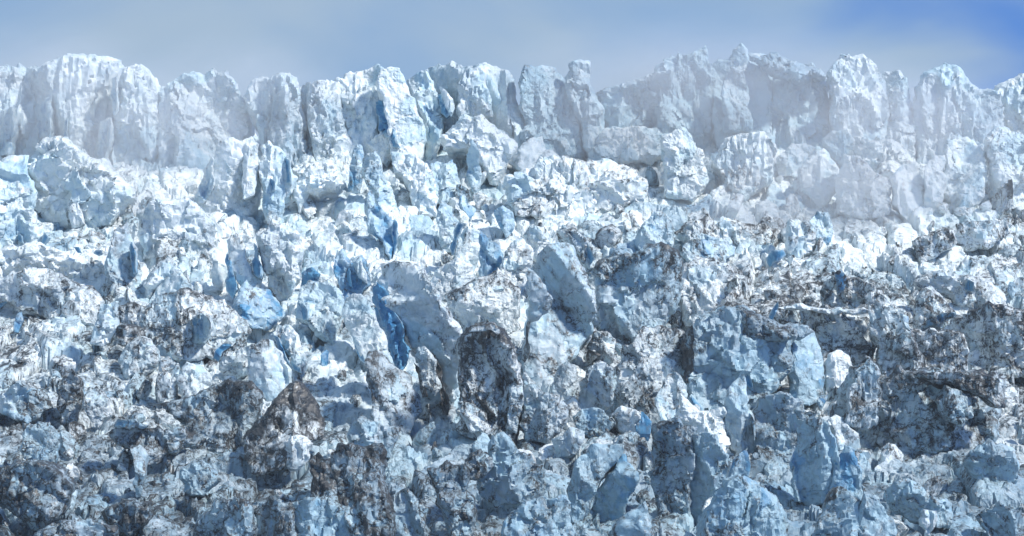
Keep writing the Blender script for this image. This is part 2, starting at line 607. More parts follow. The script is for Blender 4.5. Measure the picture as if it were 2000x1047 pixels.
def serac_mesh(name, poly, y0, base, style, dirt, blue, seed, g=3.0, extend=True, topdirt=0.0, ridge=None, over=None, ice=None):
    rng = np.random.RandomState(seed)
    S = dict(STYLE[style])
    S.update(over or {})
    poly = poly.copy()
    hpx = np.ptp(poly[:, 1])
    if extend:
        low = poly[:, 1] > poly[:, 1].max() - 0.14 * hpx
        poly[low, 1] += 0.10 * hpx + 12
    jag = min(.10 * hpx, 11.0) if style in ('crag', 'mound') else (4.0 if style in ('tower', 'peak') else 0.0)
    jag = S.get('jag', jag)
    poly = roughen(poly, rng, 3.0, jag)
    # grid of cells inside the outline
    x0, x1 = poly[:, 0].min(), poly[:, 0].max()
    v0, v1 = poly[:, 1].min(), poly[:, 1].max()
    nx, nv = int((x1 - x0) / g) + 2, int((v1 - v0) / g) + 2
    gx = np.linspace(x0, x1, nx)
    gv = np.linspace(v0, v1, nv)
    cx, cv = np.meshgrid((gx[:-1] + gx[1:]) / 2, (gv[:-1] + gv[1:]) / 2)
    mask = inside(cx, cv, poly)
    ii = np.arange(nx * nv).reshape(nv, nx)
    q = np.stack([ii[:-1, :-1], ii[1:, :-1], ii[1:, 1:], ii[:-1, 1:]], -1)[mask]
    GX, GV = np.meshgrid(gx, gv)
    used = np.unique(q)
    remap = np.full(nx * nv, -1, np.int64)
    remap[used] = np.arange(len(used))
    q = remap[q]
    P = np.stack([GX.ravel()[used], GV.ravel()[used]], 1)
    # boundary edges
    e = np.concatenate([q[:, [0, 1]], q[:, [1, 2]], q[:, [2, 3]], q[:, [3, 0]]])
    key = e[:, 0] * (len(P) + 1) + e[:, 1]
    rkey = e[:, 1] * (len(P) + 1) + e[:, 0]
    be = e[~np.isin(key, rkey)]
    bv = np.unique(be)
    _, bp = nearest(P[bv], poly)
    P[bv] = bp
    sd, _ = nearest(P, poly)
    sd[bv] = 0
    m = mpp(y0)
    X = (P[:, 0] - 1000) * m
    Z = (523.5 - P[:, 1]) * m
    w, h = np.ptp(X), np.ptp(Z)
    size = math.sqrt(w * h)
    mn = min(w, h)
    sdm = sd * m
    xn = (X - X.min()) / w
    zn = (Z - Z.min()) / h
    rd = rng.uniform(.3, .65) if ridge is None else ridge[0]
    tl = rng.uniform(-.35, .35) if ridge is None else ridge[1]
    xr = X.min() + w * (rd + tl * (zn - .5))
    if style == 'face':
        xr = X.min() + w * 1.02
    jit = lambda: rng.uniform(.7, 1.35)
    f = np.maximum(S['sl'] * jit() * (xr - X), S['sr'] * jit() * (X - xr))
    f = np.minimum(f, (1.2 if style != 'face' else 2.6) * mn)
    f = f + S['lean'] * jit() * (Z - Z.min()) * (0.6 if h > w else 1.0)
    for k in range(S['cuts']):
        j = rng.randint(len(X))
        ax, az = rng.uniform(-.9, .9), rng.uniform(-.5, .9)
        pl = ax * (X - X[j]) + az * (Z - Z[j]) + f[j] - rng.uniform(-.02, .10) * size
        if k % 2 == 0:
            f = np.where(pl > f, np.minimum(pl, f + .35 * size), f)
        else:                                   # a wedge standing proud of the face
            pl = f[j] - .10 * size + abs(ax) * 1.3 * np.abs(X - X[j]) + (az - .2) * (Z - Z[j])
            f = np.where(pl < f, np.maximum(pl, f - .14 * size), f)
    rr = max(S['r'] * mn, 1e-3)
    qd = np.clip(sdm / rr, 0, 1)
    f = f + rr * (1 - np.sqrt(np.clip(1 - (1 - qd) ** 2, 0, 1)))
    f -= np.percentile(f, 3)
    thick = max(np.percentile(f, 98) + 1.5, .75 * mn)
    n0 = len(P)
    front = np.stack([X, y0 + np.minimum(f, thick - .3), Z], 1)
    # side strip running back from the outline
    K = int(min(12, max(3, thick / (g * m * 2.2))))
    lay = [front[bv]]
    ce = np.array([X.mean(), 0, Z.mean()])
    for k in range(1, K + 1):
        t = k / K
        s = front[bv].copy()
        s[:, 1] = front[bv][:, 1] + (y0 + thick - front[bv][:, 1]) * t
        shrink = 1 - .16 * t * t
        s[:, 0] = ce[0] + (s[:, 0] - ce[0]) * shrink
        s[:, 2] = Z.min() + (s[:, 2] - Z.min()) * (1 - .22 * t * t)
        lay.append(s)
    nb = len(bv)
    loc_i = np.full(n0, -1, np.int64)
    loc_i[bv] = np.arange(nb)
    ea, eb = loc_i[be[:, 0]], loc_i[be[:, 1]]
    quads = [q]
    for k in range(K):
        A = bv[ea] if k == 0 else n0 + (k - 1) * nb + ea
        B = bv[eb] if k == 0 else n0 + (k - 1) * nb + eb
        C, D = n0 + k * nb + eb, n0 + k * nb + ea
        quads.append(np.stack([B, A, D, C], 1))
    co = np.concatenate([front] + lay[1:])
    cidx = len(co)
    back = np.array([[ce[0], y0 + thick + .1, ce[2]]])
    co = np.concatenate([co, back])
    lastA, lastB = n0 + (K - 1) * nb + ea, n0 + (K - 1) * nb + eb
    tris = np.stack([lastB, lastA, np.full(len(ea), cidx)], 1)
    # fracture relief
    off = rng.uniform(0, 200, 3)
    d = co - ce - np.array([0, y0 + .35 * thick, 0])
    dn = d / np.array([w, thick, h])
    dn[:, 1] -= .35
    dn /= np.linalg.norm(dn, axis=1)[:, None] + 1e-6
    s1, s2 = max(size * .26, 2.0), max(size * .10, .9)
    pw = co + off
    wv = np.stack([perlin(pw / s1 * .9 + 11), perlin(pw / s1 * .9 + 23), perlin(pw / s1 * .9 + 37)], 1) * .45
    st = np.array([1., 1., .55 if S['fl'] > .03 else .9])
    fa, ca = facets(pw * st / s1 + wv, 1.2)
    fb, cb = facets(pw * st / s2 + wv * 1.5, 1.2)
    amp = (S['a1'] * size * fa + S['a2'] * size * fb
           + S['n'] * size * fbm(pw / (size * .3), 5, .55))
    if S['fl'] > 0:
        fp = pw * np.array([1, 1, .13]) / max(.11 * size, 1.0)
        amp += S['fl'] * size * .55 * fbm(fp, 3, .5, ridged=True)
    edge = np.ones(len(co))
    edge[:n0] = np.clip(sdm / (.06 * size), .35, 1)
    edge[n0:] = .45
    co = co + dn * (amp * edge)[:, None]
    jitv = np.stack([perlin(co * .7 + off), perlin(co * .7 + off + 50), perlin(co * .7 + off + 90)], 1)
    co += jitv * np.array([.34, .3, .34]) * min(1.0, size / 10)
    # attributes
    u = 1000 + co[:, 0] / m
    colbin = np.clip(((u - x0) / max(x1 - x0, 1e-6) * 24).astype(int), 0, 24)
    topz = np.array([co[colbin == b, 2].max() if (colbin == b).any() else -1e9 for b in range(25)])
    below = topz[colbin] - co[:, 2]
    dv = .9 * dirt - .02 + .42 * dirt_at(co[:, 0], np.full(len(co), y0)) + .16 * fbm(co / 9.0 + 5, 2)
    if topdirt:
        dv = dv + topdirt * np.exp(-below / (.16 * h)) * (.8 + .6 * perlin(co / 3.0))
    dv[n0:] += .10
    fresh = np.clip(ca - .25, 0, 1) * .9 + np.clip(cb - .55, 0, 1) * .5      # some facets broke recently: clean, dense, blue
    dv += .14 * cb + .10 * ca - .45 * fresh
    bvl = blue + .18 * fbm(co / 7.0 + 70, 2) + .55 * fresh
    if style in ('face', 'hole'):               # painted blue, ice and shade alike, fades towards the outline
        lim = max(np.percentile(sdm, 95), 1e-3)
        heart = np.zeros(len(co))
        heart[:n0] = np.clip(sdm / lim, 0, 1)
        bvl = bvl + .1 - .5 * (1 - heart)
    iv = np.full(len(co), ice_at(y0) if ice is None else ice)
    co = co - np.array(base)
    return build_mesh(name, co, quads=np.concatenate(quads), tris=tris,
                      attrs={'dirt': dv, 'blue': bvl, 'ice': iv})


used_labels = {}
COUNT = [0]
HEROES = []                                     # (x, y, short description, group) of every serac, for naming its neighbours


def serac(tile, name, cat, label, style, dirt, blue, pts, parts=(), topdirt=0.0, dv=0.0, ridge=None, over=None, g=3.0, group=None, ice=None):
    COUNT[0] += 1
    seed = 100 + COUNT[0]
    poly = parse(tile, pts)
    vb = poly[:, 1].max() + dv
    if vb > 560 and dirt > -.5:                 # nothing low on the icefall is quite clean
        dirt = max(dirt, .04)
        ice = None if ice is None else max(ice, .35)
    if group == SK:                             # the skyline wall stands along one line
        vb = 296 + .25 * (vb - 296)
        ice = (.2 if ice is None else ice) + (.28 if 'brightest' not in label else 0.)
    y0 = depth_of_row(min(vb, 1085))
    if group == SK:                             # its foot goes down to the shelf
        low = poly[:, 1] > poly[:, 1].max() - .22 * np.ptp(poly[:, 1])
        poly[low, 1] = np.maximum(poly[low, 1], 312)
    cx = (poly[:, 0].mean() - 1000) * mpp(y0)
    bz = (523.5 - poly[:, 1].max()) * mpp(y0)
    base = (cx, y0, bz)
    HEROES.append((cx, y0, np.ptp(poly[:, 0]) * mpp(y0) / 2, label, group))
    me = serac_mesh(name, poly, y0, base, style, dirt, blue, seed, g=g, topdirt=topdirt, ridge=ridge, over=over, ice=ice)
    if not parts:
        return add_obj(name, me, base, label=label, cat=cat, group=group)
    o = add_obj(name, None, base, label=label, cat=cat, group=group)
    add_obj('ice_body', me, (0, 0, 0), parent=o)
    for i, (pn, pstyle, pd, pb, ppts, dy) in enumerate(parts):
        pp = parse(tile, ppts)
        me = serac_mesh(pn, pp, y0 + dy, base, pstyle, pd, pb, seed * 31 + i, g=g, extend=False, topdirt=.25 if 'cap' in pn or 'crown' in pn else 0.0, ice=ice)
        add_obj(pn, me, (0, 0, 0), parent=o)
    return o

# ------------------------------------------------------------------ skyline wall, left to right
SK = "ice towers along the skyline"
serac('A', 'snow_dome', 'ice tower', 'broad white snow-topped dome at the left end of the skyline', 'tower', -.25, .12,
      '-260,230 -120,200 0,205 80,200 200,210 260,175 330,140 420,125 500,140 560,130 640,150 665,200 650,260 640,420 600,560 540,720 400,720 330,690 200,690 100,720 -260,720',
      [('shaded_blue_face', 'face', -.3, .62, '145,600 160,500 210,380 270,350 280,600', -6.0),  # blue shadow patches painted on as blue ice
       ('shaded_blue_face', 'face', -.3, .66, '345,610 345,500 370,470 376,610', -6.0),
       ('shaded_blue_face', 'face', -.3, .62, '-60,690 -20,440 60,420 75,560 60,690', -6.0),
       ('shaded_blue_face', 'face', -.3, .5, '500,700 540,500 610,480 570,710', -5.0),
       ('shaded_blue_face', 'face', -.3, .45, '600,360 615,270 645,250 645,420 620,470', -5.0)],
      group=SK, g=3.4, over=dict(sl=.12, sr=.12, cuts=2), ice=.1)
serac('A', 'snow_tower', 'ice tower', 'rounded white tower leaning on the right side of the big left dome', 'tower', -.25, .02,
      '640,300 680,205 740,180 800,210 840,260 860,320 865,450 850,700 720,740 600,700 620,480', group=SK, ice=.15)
serac('A', 'snow_dome', 'ice tower', 'separate pale snow dome half sunk in grey mist', 'tower', -.22, .05,
      '845,330 900,300 960,260 1050,225 1150,205 1230,235 1275,280 1310,340 1340,420 1350,560 1300,660 1180,760 1040,800 880,790 830,520',
      group=SK, g=3.4, ice=.15)
serac('A', 'ice_tower', 'ice tower', 'narrow grey fluted tower with two blunt tips, right of the misty dome', 'tower', .02, .10,
      '1335,360 1380,270 1440,250 1500,255 1540,235 1580,228 1620,270 1640,330 1660,460 1690,640 1700,740 1560,790 1480,760 1430,560 1370,440',
      [('ice_column', 'tower', -.05, .05, '1470,760 1480,560 1520,340 1580,300 1600,480 1620,740', -4.0)], group=SK)
serac('A', 'ice_column', 'ice tower', 'thin blue shaded ice column wedged between two pale towers', 'face', -.1, .34,  # column in shadow; the blue shade is put into its ice colour
      '1640,300 1660,280 1700,275 1715,330 1700,480 1720,620 1745,700 1700,740 1670,640 1650,480', group=SK)
serac('A', 'ice_tower', 'ice tower', 'pale fluted column with straight vertical cracks, left of the grey wall', 'tower', -.05, .02,
      '1705,300 1740,280 1800,265 1860,280 1875,420 1895,520 1935,600 1935,700 1860,760 1780,770 1750,700 1725,600 1700,480', group=SK)
serac('B', 'ice_wall', 'ice tower', 'dirty grey fluted ice wall just left of the brightest slab', 'tower', .08, .02,
      '140,300 170,260 230,235 330,215 410,195 400,300 385,420 410,580 370,660 240,680 170,660 160,560 145,420', group=SK, ice=.2)
serac('B', 'ice_slab', 'ice slab', 'brightest white slab on the skyline with a deep blue left edge', 'slab', -.4, .0,
      '380,275 400,210 460,188 510,200 535,260 560,340 600,420 640,490 652,560 620,660 520,680 480,580 425,440',
      [('shaded_blue_face', 'face', -.4, .95, '372,390 395,370 430,445 490,570 512,650 470,645 430,575 388,540', -1.5)],  # blue ice edge, coloured for the shade on the left side too
      group=SK, ridge=(.12, .0), over=dict(sr=.40, sl=.5, cuts=1, lean=.3), ice=0., dv=70)
serac('B', 'ice_tower', 'ice tower', 'slim bluish pinnacle in the notch right of the brightest slab', 'tower', -.1, .25,
      '545,260 600,220 660,210 690,270 725,360 750,450 700,600 650,640 640,480 590,390 560,310', group=SK)
serac('B', 'ice_tower', 'ice tower', 'square flat-topped white block with a blue cleft in the middle of the skyline', 'slab', -.2, .08,
      '665,185 720,170 800,165 900,190 990,175 1060,205 1110,215 1140,270 1150,380 1175,520 1100,560 1000,560 880,560 790,540 735,450 700,340 680,260',
      [('shaded_blue_face', 'face', -.4, 1.0, '712,350 738,340 795,460 770,480 742,450', -2.5),
       ('ice_flake', 'slab', -.4, .0, '730,305 770,330 800,380 818,430 795,475 762,420', -3.0),
       ('ice_column', 'tower', -.1, .02, '840,480 830,300 870,215 960,200 1000,330 1030,470', -2.5)],
      group=SK, ridge=(.55, .1), over=dict(fl=.05), g=3.2, ice=.22)
serac('B', 'ice_spur', 'ice tower', 'bright sunlit pointed spur beside the gap in the skyline', 'slab', -.4, .0,
      '1085,405 1150,398 1190,420 1212,470 1195,560 1176,610 1140,530 1108,455', group=SK, ridge=(.3, .2))
serac('B', 'ice_tower', 'ice tower', 'grey-blue hazy tower with a rounded top right of the narrow gap', 'tower', .0, .16,
      '1185,240 1210,200 1280,190 1330,172 1370,190 1400,240 1440,290 1470,380 1500,480 1535,600 1510,700 1350,700 1230,660 1180,620 1210,470 1185,380 1178,290',
      group=SK, g=3.2, ice=.5)
serac('B', 'ice_chimney', 'ice tower', 'free-standing chimney-like ice pinnacle with a square top', 'tower', -.08, .14,
      '1436,250 1455,170 1500,158 1560,158 1580,200 1570,290 1592,350 1640,440 1650,600 1580,690 1530,540 1480,400 1440,300', group=SK, ice=.4)
serac('B', 'ice_wall', 'ice tower', 'low sloping grey ice wall right of the chimney pinnacle', 'tower', .0, .16,
      '1580,350 1650,320 1760,290 1860,260 1960,225 2010,215 2010,560 1850,580 1760,570 1690,540 1640,440',
      group=SK, over=dict(sl=.1, sr=.1, fl=.03), ice=.5)
serac('C', 'ice_tower', 'ice tower', 'shaded blue-grey tower with a small horn on its right corner', 'tower', -.1, .22,
      '-45,220 -5,170 20,155 130,130 180,112 225,80 243,112 245,160 268,200 275,300 265,440 240,540 100,560 -40,540', group=SK,
      over=dict(sl=.1, sr=.2), ice=.5)
serac('C', 'ice_tower', 'ice tower', 'tallest sharp horned tower on the right half of the skyline', 'tower', -.12, .16,
      '262,210 310,150 370,145 400,100 440,60 470,90 482,150 560,200 600,300 600,450 590,620 460,640 340,560 270,480 255,300',
      [('ice_column', 'tower', -.1, .1, '330,560 320,330 370,200 440,190 470,330 480,560', -3.0)], group=SK, ice=.4)
serac('C', 'ice_tower', 'ice tower', 'wide bulky tower with a sloping snowy top and blue lower face', 'tower', -.1, .16,
      '478,112 560,100 630,115 660,140 740,165 820,185 870,205 900,250 920,340 932,420 900,560 850,620 720,640 640,620 590,560 580,350 530,220',
      [('snow_cap', 'snow', -.5, .0, '500,125 630,110 740,160 860,205 900,260 820,250 740,290 640,250 560,190', -1.0)],
      group=SK, g=3.2, ridge=(.75, -.2), ice=.45)
serac('C', 'ice_tower', 'ice tower', 'white twin-topped tower right of the bulky sloping one', 'tower', -.22, .06,
      '905,225 940,180 990,130 1030,110 1055,145 1110,135 1160,160 1200,210 1225,290 1240,480 1230,600 1110,600 1000,580 920,560 945,400 930,300',
      [('shaded_blue_face', 'face', -.3, .4, '915,530 925,400 945,360 950,500', -3.0),
       ('ice_column', 'tower', -.25, .0, '940,560 940,330 980,250 1020,380 1010,560', -3.0)], group=SK, ice=.2)
serac('C', 'ice_tower', 'ice tower', 'small square white tower left of the deep notch near the right end', 'tower', -.2, .03,
      '1208,225 1260,200 1330,205 1360,250 1370,350 1392,450 1390,620 1240,640 1222,400', group=SK, ice=.2)
serac('C', 'ice_tower', 'ice tower', 'pale hazy rounded tower right of the deep notch', 'tower', -.2, .06,
      '1388,410 1420,270 1450,240 1520,215 1570,185 1640,190 1680,250 1720,300 1800,310 1850,340 1870,440 1850,620 1700,660 1550,650 1395,640', group=SK, g=3.2, ice=.25)
serac('C', 'snow_dome', 'ice tower', 'white snow-capped shoulder at the right end of the skyline', 'tower', -.15, .02,
      '1835,330 1880,290 1940,255 2000,240 2150,230 2300,300 2300,620 1900,640 1850,560 1832,400', group=SK, ice=.1)

# ------------------------------------------------------------------ shelf below the skyline
T2 = "ice blocks on the shelf below the skyline"
serac('A', 'ice_slab', 'ice slab', 'pair of smooth pale grey slabs standing below the misty dome', 'slab', -.12, .04,
      '1185,690 1192,620 1240,595 1320,600 1380,585 1410,620 1430,740 1425,860 1405,950 1320,990 1200,1000 1060,960 1090,860 1150,720',
      [('ice_slab', 'slab', -.15, .0, '1340,940 1345,620 1385,588 1412,625 1430,760 1400,900', -2.0),
       ('shaded_blue_face', 'face', .1, .45, '1058,940 1095,850 1160,700 1180,700 1170,860 1120,960', -1.0)], group=T2, ridge=(.35, -.3))
serac('A', 'snow_mound', 'snow mound', 'large white snow mound in front of the left dome', 'mound', -.15, .0,
      '110,720 160,650 210,610 280,595 350,590 400,640 480,700 560,740 640,800 720,920 600,1010 400,1040 250,1000 150,930', group=T2, over=dict(lean=.6), ice=0.)
serac('A', 'ice_block', 'ice block', 'rounded pale block at the left edge below the left dome', 'crag', -.1, .12,
      '-160,720 0,690 60,685 110,710 150,830 165,940 170,1060 100,1110 -160,1110', group=T2)
serac('A', 'ice_fin', 'ice block', 'slim pale fin with dark blue slots, left of the bright snow apron', 'tower', .0, .15,
      '1435,640 1480,620 1560,680 1600,780 1615,860 1570,930 1530,1020 1470,1000 1440,820',
      [('shaded_blue_face', 'face', -.2, .9, '1482,860 1490,810 1512,830 1520,885 1498,890', -1.5),
       ('shaded_blue_face', 'face', -.2, .7, '1575,840 1565,690 1600,720 1612,850', -1.0)], group=T2)
serac('A', 'snow_apron', 'snow mound', 'smooth bright snow apron under the pale fluted column', 'snow', -.4, -.1,
      '1600,760 1680,720 1780,710 1870,760 1900,850 1850,900 1700,900 1640,980 1605,860', group=T2, ice=0.)
serac('B', 'ice_spike', 'ice pinnacle', 'dark blue-grey spike at the left end of the rubble under the bright slab', 'peak', .1, .55,
      '248,680 270,620 296,640 312,740 302,840 262,880 230,860 226,780', group=T2, ridge=(.7, 0))
serac('B', 'ice_pinnacle', 'ice pinnacle', 'blue-topped dirty pinnacle right of the dark spike', 'crag', .2, .35,
      '305,700 330,675 380,662 402,720 422,800 470,900 505,970 440,980 360,920 318,870 298,790', group=T2)
serac('B', 'ice_block', 'ice block', 'small white block at the foot of the bright slab', 'crag', -.3, .0,
      '325,620 400,560 450,580 485,660 445,700 380,680', group=T2, ice=0.)
serac('B', 'ice_block', 'ice block', 'pale dirty-streaked block below the foot of the bright slab', 'crag', .02, .0,
      '450,690 520,660 600,690 660,730 690,800 700,880 725,960 600,960 535,850 475,790', group=T2)
serac('B', 'ice_block', 'ice block', 'angular blue-grey facetted block in the middle of the shelf', 'crag', .05, .38,
      '676,750 720,715 800,720 832,800 855,880 760,900 710,905 688,850', group=T2)
serac('B', 'ice_pinnacle', 'ice pinnacle', 'curved blue-grey pinnacle on the shelf below the skyline gap', 'peak', .0, .45,
      '876,690 905,598 932,630 955,720 965,800 942,860 910,830 888,760', group=T2, ridge=(.75, .2))
serac('B', 'snow_mound', 'snow mound', 'bright lumpy snow heap below the square flat-topped block', 'mound', -.35, -.05,
      '740,600 790,520 900,470 1000,490 1060,540 1150,600 1180,650 1110,720 1050,780 980,740 940,680 890,660 760,660', group=T2, ice=0.)
serac('B', 'ice_block', 'ice block', 'blunt grey-white block at the foot of the hazy rounded tower', 'slab', -.02, .05,
      '1095,710 1140,660 1190,620 1240,585 1300,578 1312,620 1335,690 1300,735 1200,740',
      [('shaded_blue_face', 'face', -.3, .9, '1072,640 1112,632 1132,662 1106,705 1080,685', -.5)], group=T2)
serac('B', 'ice_block', 'ice block', 'pale ridge of ice on the shelf below the chimney pinnacle', 'mound', -.1, .05,
      '1540,650 1620,560 1700,520 1800,540 1900,530 2000,560 2040,640 1900,690 1700,680', group=T2)
serac('B', 'snow_mound', 'snow mound', 'wide speckled rubble slope under the chimney pinnacle', 'mound', .12, -.05,
      '1080,860 1200,760 1340,720 1480,720 1640,700 1800,740 1900,840 1880,960 1700,1000 1400,990 1150,960', group=T2, over=dict(lean=.8), ice=0.)
serac('C', 'ice_block', 'ice block', 'blocky white ledge at the left foot of the horned tower', 'crag', -.1, .06,
      '-20,570 60,545 130,540 172,600 212,700 245,820 150,880 0,850', group=T2)
serac('C', 'ice_wall', 'ice block', 'dull grey streaked buttress under the tallest horned tower', 'tower', .12, .0,
      '255,740 340,600 470,560 560,570 610,650 590,820 440,880 330,820', group=T2, ice=.3)
serac('C', 'ice_pyramid', 'ice block', 'smooth triangular ice face under the bulky sloping tower', 'peak', -.15, .02,
      '730,770 800,700 880,648 930,710 985,790 960,880 860,920 770,880', group=T2, ridge=(.5, .1), ice=.4)
serac('C', 'ice_block', 'ice block', 'rounded blue-grey boulder of ice above the triangular face', 'dome', -.1, .22,
      '876,600 920,550 1000,548 1052,600 1052,660 985,725 920,695 880,645', group=T2, over=dict(cuts=7, r=.08), ice=.5)
serac('C', 'ice_block', 'ice block', 'cube-like pale block left of the triangular face', 'crag', -.15, .1,
      '618,700 660,665 700,620 770,620 852,650 800,700 735,765 690,750 640,760', group=T2)
serac('C', 'snow_mound', 'snow mound', 'white bank of snow between the round boulder and the hazy tower', 'mound', -.25, .0,
      '1055,650 1100,590 1200,600 1320,640 1360,700 1280,790 1180,780 1090,740', group=T2, ice=.1)
serac('C', 'snow_mound', 'snow mound', 'sunlit speckled snow bank right of the triangular face', 'mound', .0, -.1,
      '960,800 1000,690 1080,710 1180,790 1260,860 1240,960 1100,990 960,950', group=T2, ice=0.)
serac('C', 'ice_wall', 'ice block', 'pale blue wall with a sharp left corner near the right edge', 'tower', -.1, .16,
      '1535,880 1560,700 1575,600 1700,580 1765,640 1785,760 1770,920 1680,990 1570,960', group=T2, over=dict(fl=.02), ridge=(.1, 0))
serac('C', 'ice_block', 'ice block', 'pale blue block split by a black crack at the right edge', 'crag', .06, .14,
      '1780,600 1840,520 1920,550 2000,590 2120,700 2120,960 1900,970 1815,860 1788,700',
      [('crack_shade', 'face', 1.2, .1, '1892,920 1898,820 1922,820 1918,930', -2.5)], group=T2)  # darkness of the crack painted on in silt colour
serac('C', 'ice_block', 'ice block', 'tall cracked white block left of the sharp-cornered wall', 'slab', .02, -.05,
      '1248,800 1330,740 1400,720 1445,820 1440,940 1350,1000 1262,950', group=T2, ice=0.)
serac('C', 'ice_block', 'ice block', 'smooth pale panel of ice between the cracked block and the wall', 'slab', -.15, .05,
      '1440,740 1500,690 1562,680 1572,860 1545,940 1500,1000 1445,980', group=T2, ice=.2)

# ------------------------------------------------------------------ middle of the icefall, left
ML = "seracs in the bright middle band on the left"
serac('D', 'ice_column', 'serac', 'pale blue-grey column standing alone in the bright left snow', 'tower', -.15, .10,
      '578,340 592,240 620,130 690,98 712,180 738,240 748,340 760,410 690,460 605,460',
      [('shaded_blue_face', 'face', -.3, .9, '708,240 728,205 742,300 754,380 732,385 714,315', -1.0)], group=ML, over=dict(fl=.03), ridge=(.6, 0), ice=.5)
serac('D', 'ice_wall', 'serac', 'blurred grey wall of ice under the drifting mist on the left', 'tower', .02, .02,
      '760,120 800,20 880,-20 1040,-20 1120,40 1185,140 1165,240 1000,260 860,250 780,240', group=ML, over=dict(fl=.03), ice=.35)
serac('D', 'ice_fin', 'serac', 'left one of three upright fins parted by deep blue slots', 'slab', -.1, .12,
      '1155,280 1200,210 1242,185 1252,260 1256,340 1226,420 1180,390', group=ML)
serac('D', 'ice_fin', 'serac', 'middle one of three upright fins, curving down to the right', 'slab', -.3, .04,
      '1248,195 1300,150 1332,180 1352,280 1400,380 1475,480 1390,500 1330,450 1296,400 1258,330',
      [('shaded_blue_face', 'face', -.3, 1.0, '1236,270 1262,285 1290,370 1312,460 1282,515 1238,430 1256,350', -.5)], group=ML)
serac('D', 'ice_wall', 'serac', 'broad bright ice buttress right of the three fins', 'crag', -.08, .0,
      '1405,190 1470,140 1560,110 1640,150 1665,260 1650,400 1560,510 1470,440 1442,300',
      [('shaded_blue_face', 'face', -.3, 1.0, '1388,210 1420,235 1442,330 1442,415 1402,385 1388,320', -.5)], group=ML, ridge=(.2, 0), ice=.1)
serac('D', 'ice_pyramid', 'serac', 'dark blue pyramid-shaped serac below the three fins', 'peak', .05, .6,
      '1275,575 1300,500 1350,422 1430,468 1482,478 1522,540 1565,600 1490,640 1420,630 1305,620', group=ML, ridge=(.35, .2))
serac('D', 'ice_peak', 'serac', 'grey pointed peak with a dirty lower rim, left middle', 'peak', .02, .2,
      '800,500 870,420 950,322 1000,380 1052,440 1088,500 960,510 880,520', group=ML, ice=.5)
serac('D', 'snow_dome', 'serac', 'smooth pale dome just behind the grey pointed peak', 'dome', -.2, .05,
      '775,430 860,330 920,288 965,320 960,400 880,440 810,500', group=ML, ice=.35)
serac('D', 'ice_ridge', 'serac', 'long black-streaked ridge crossing the left middle', 'crag', .26, .10,
      '540,640 600,580 700,540 780,560 860,500 960,480 1080,500 1180,530 1250,570 1310,640 1365,700 1290,790 1180,800 1040,790 820,770 640,760 560,790 510,720',
      [('ice_block', 'crag', -.05, .2, '508,700 545,570 640,545 655,700 560,780 498,770', -5.0),
       ('dirt_patch', 'mound', .65, .1, '625,690 680,660 780,690 800,730 700,790 630,770', -5.5),
       ('shaded_blue_face', 'face', -.1, .6, '1010,760 1030,640 1110,600 1170,680 1120,770', -5.0)],
      topdirt=.35, group=ML, over=dict(lean=.55))
serac('D', 'ice_block', 'serac', 'rounded pale lump below the black-streaked ridge', 'dome', .02, .1,
      '635,860 665,790 720,742 810,733 865,800 868,870 770,920 690,915', group=ML, over=dict(cuts=4))
serac('D', 'ice_block', 'serac', 'dirty rounded block beside a dark blue hollow, left of the tall slab group', 'crag', .2, .08,
      '1205,860 1250,800 1320,768 1385,840 1368,930 1260,960 1208,910',
      [('shaded_blue_face', 'hole', -.2, 1.1, '1182,850 1190,800 1240,765 1290,775 1235,810 1205,870', -.5)], group=ML)
serac('D', 'ice_slab', 'serac', 'large smooth pale blue slab below the blue pyramid serac', 'slab', .16, .14,
      '1355,790 1440,745 1500,758 1562,860 1605,915 1600,1010 1480,1060 1400,1020 1368,890', group=ML, ice=.6, ridge=(.55, .1), over=dict(sl=.35, sr=.15, lean=.1))
serac('D', 'ice_block', 'serac', 'grey dirty boulder with a vivid blue underside in the left middle', 'crag', .15, .1,
      '1480,720 1520,668 1590,678 1652,760 1690,860 1668,945 1612,910 1560,800',
      [('shaded_blue_face', 'face', -.3, 1.15, '1476,725 1520,735 1605,885 1572,875 1526,800', -1.0),
       ('shaded_blue_face', 'face', -.3, .9, '1600,870 1660,905 1665,935 1612,912', -1.0)], group=ML)
serac('D', 'ice_block', 'serac', 'craggy blue-and-grey serac left of the great leaning slab', 'crag', .05, .35,
      '1630,560 1642,470 1700,440 1800,418 1875,500 1890,600 1850,720 1780,690 1700,660 1632,630',
      [('shaded_blue_face', 'face', -.2, 1.0, '1620,620 1630,540 1700,580 1700,640 1650,645', -1.0)], group=ML)
serac('D', 'ice_block', 'ice block', 'pale knobbly block above the brown ridge, lower left', 'dome', .0, .05,
      '965,950 1020,870 1110,895 1155,960 1140,1030 1010,1040', group=ML, over=dict(cuts=4))
serac('D', 'ice_block', 'ice block', 'whitish cracked block left of the knobbly one', 'crag', -.05, .1,
      '865,870 920,838 975,890 1000,960 930,1020 875,980', group=ML)
serac('D', 'snow_mound', 'snow mound', 'grey-veined white hump in the far left of the middle band', 'mound', .12, -.1,
      '-120,420 0,385 120,350 230,350 330,400 480,460 555,540 530,620 300,600 0,540 -120,560', group=ML, over=dict(lean=1.3), ice=0.)
serac('D', 'snow_mound', 'snow mound', 'dazzling white snow bank at the far left edge', 'snow', -.45, -.1,
      '-120,260 0,240 160,200 300,240 420,255 570,280 590,400 430,400 200,370 -120,380',
      [('blue_hollow', 'hole', -.3, .9, '405,235 430,235 448,262 425,268', -3.0),
       ('blue_hollow', 'hole', -.3, .8, '520,270 525,245 560,250 565,275 540,285', -3.0)], group=ML, ice=-.2)
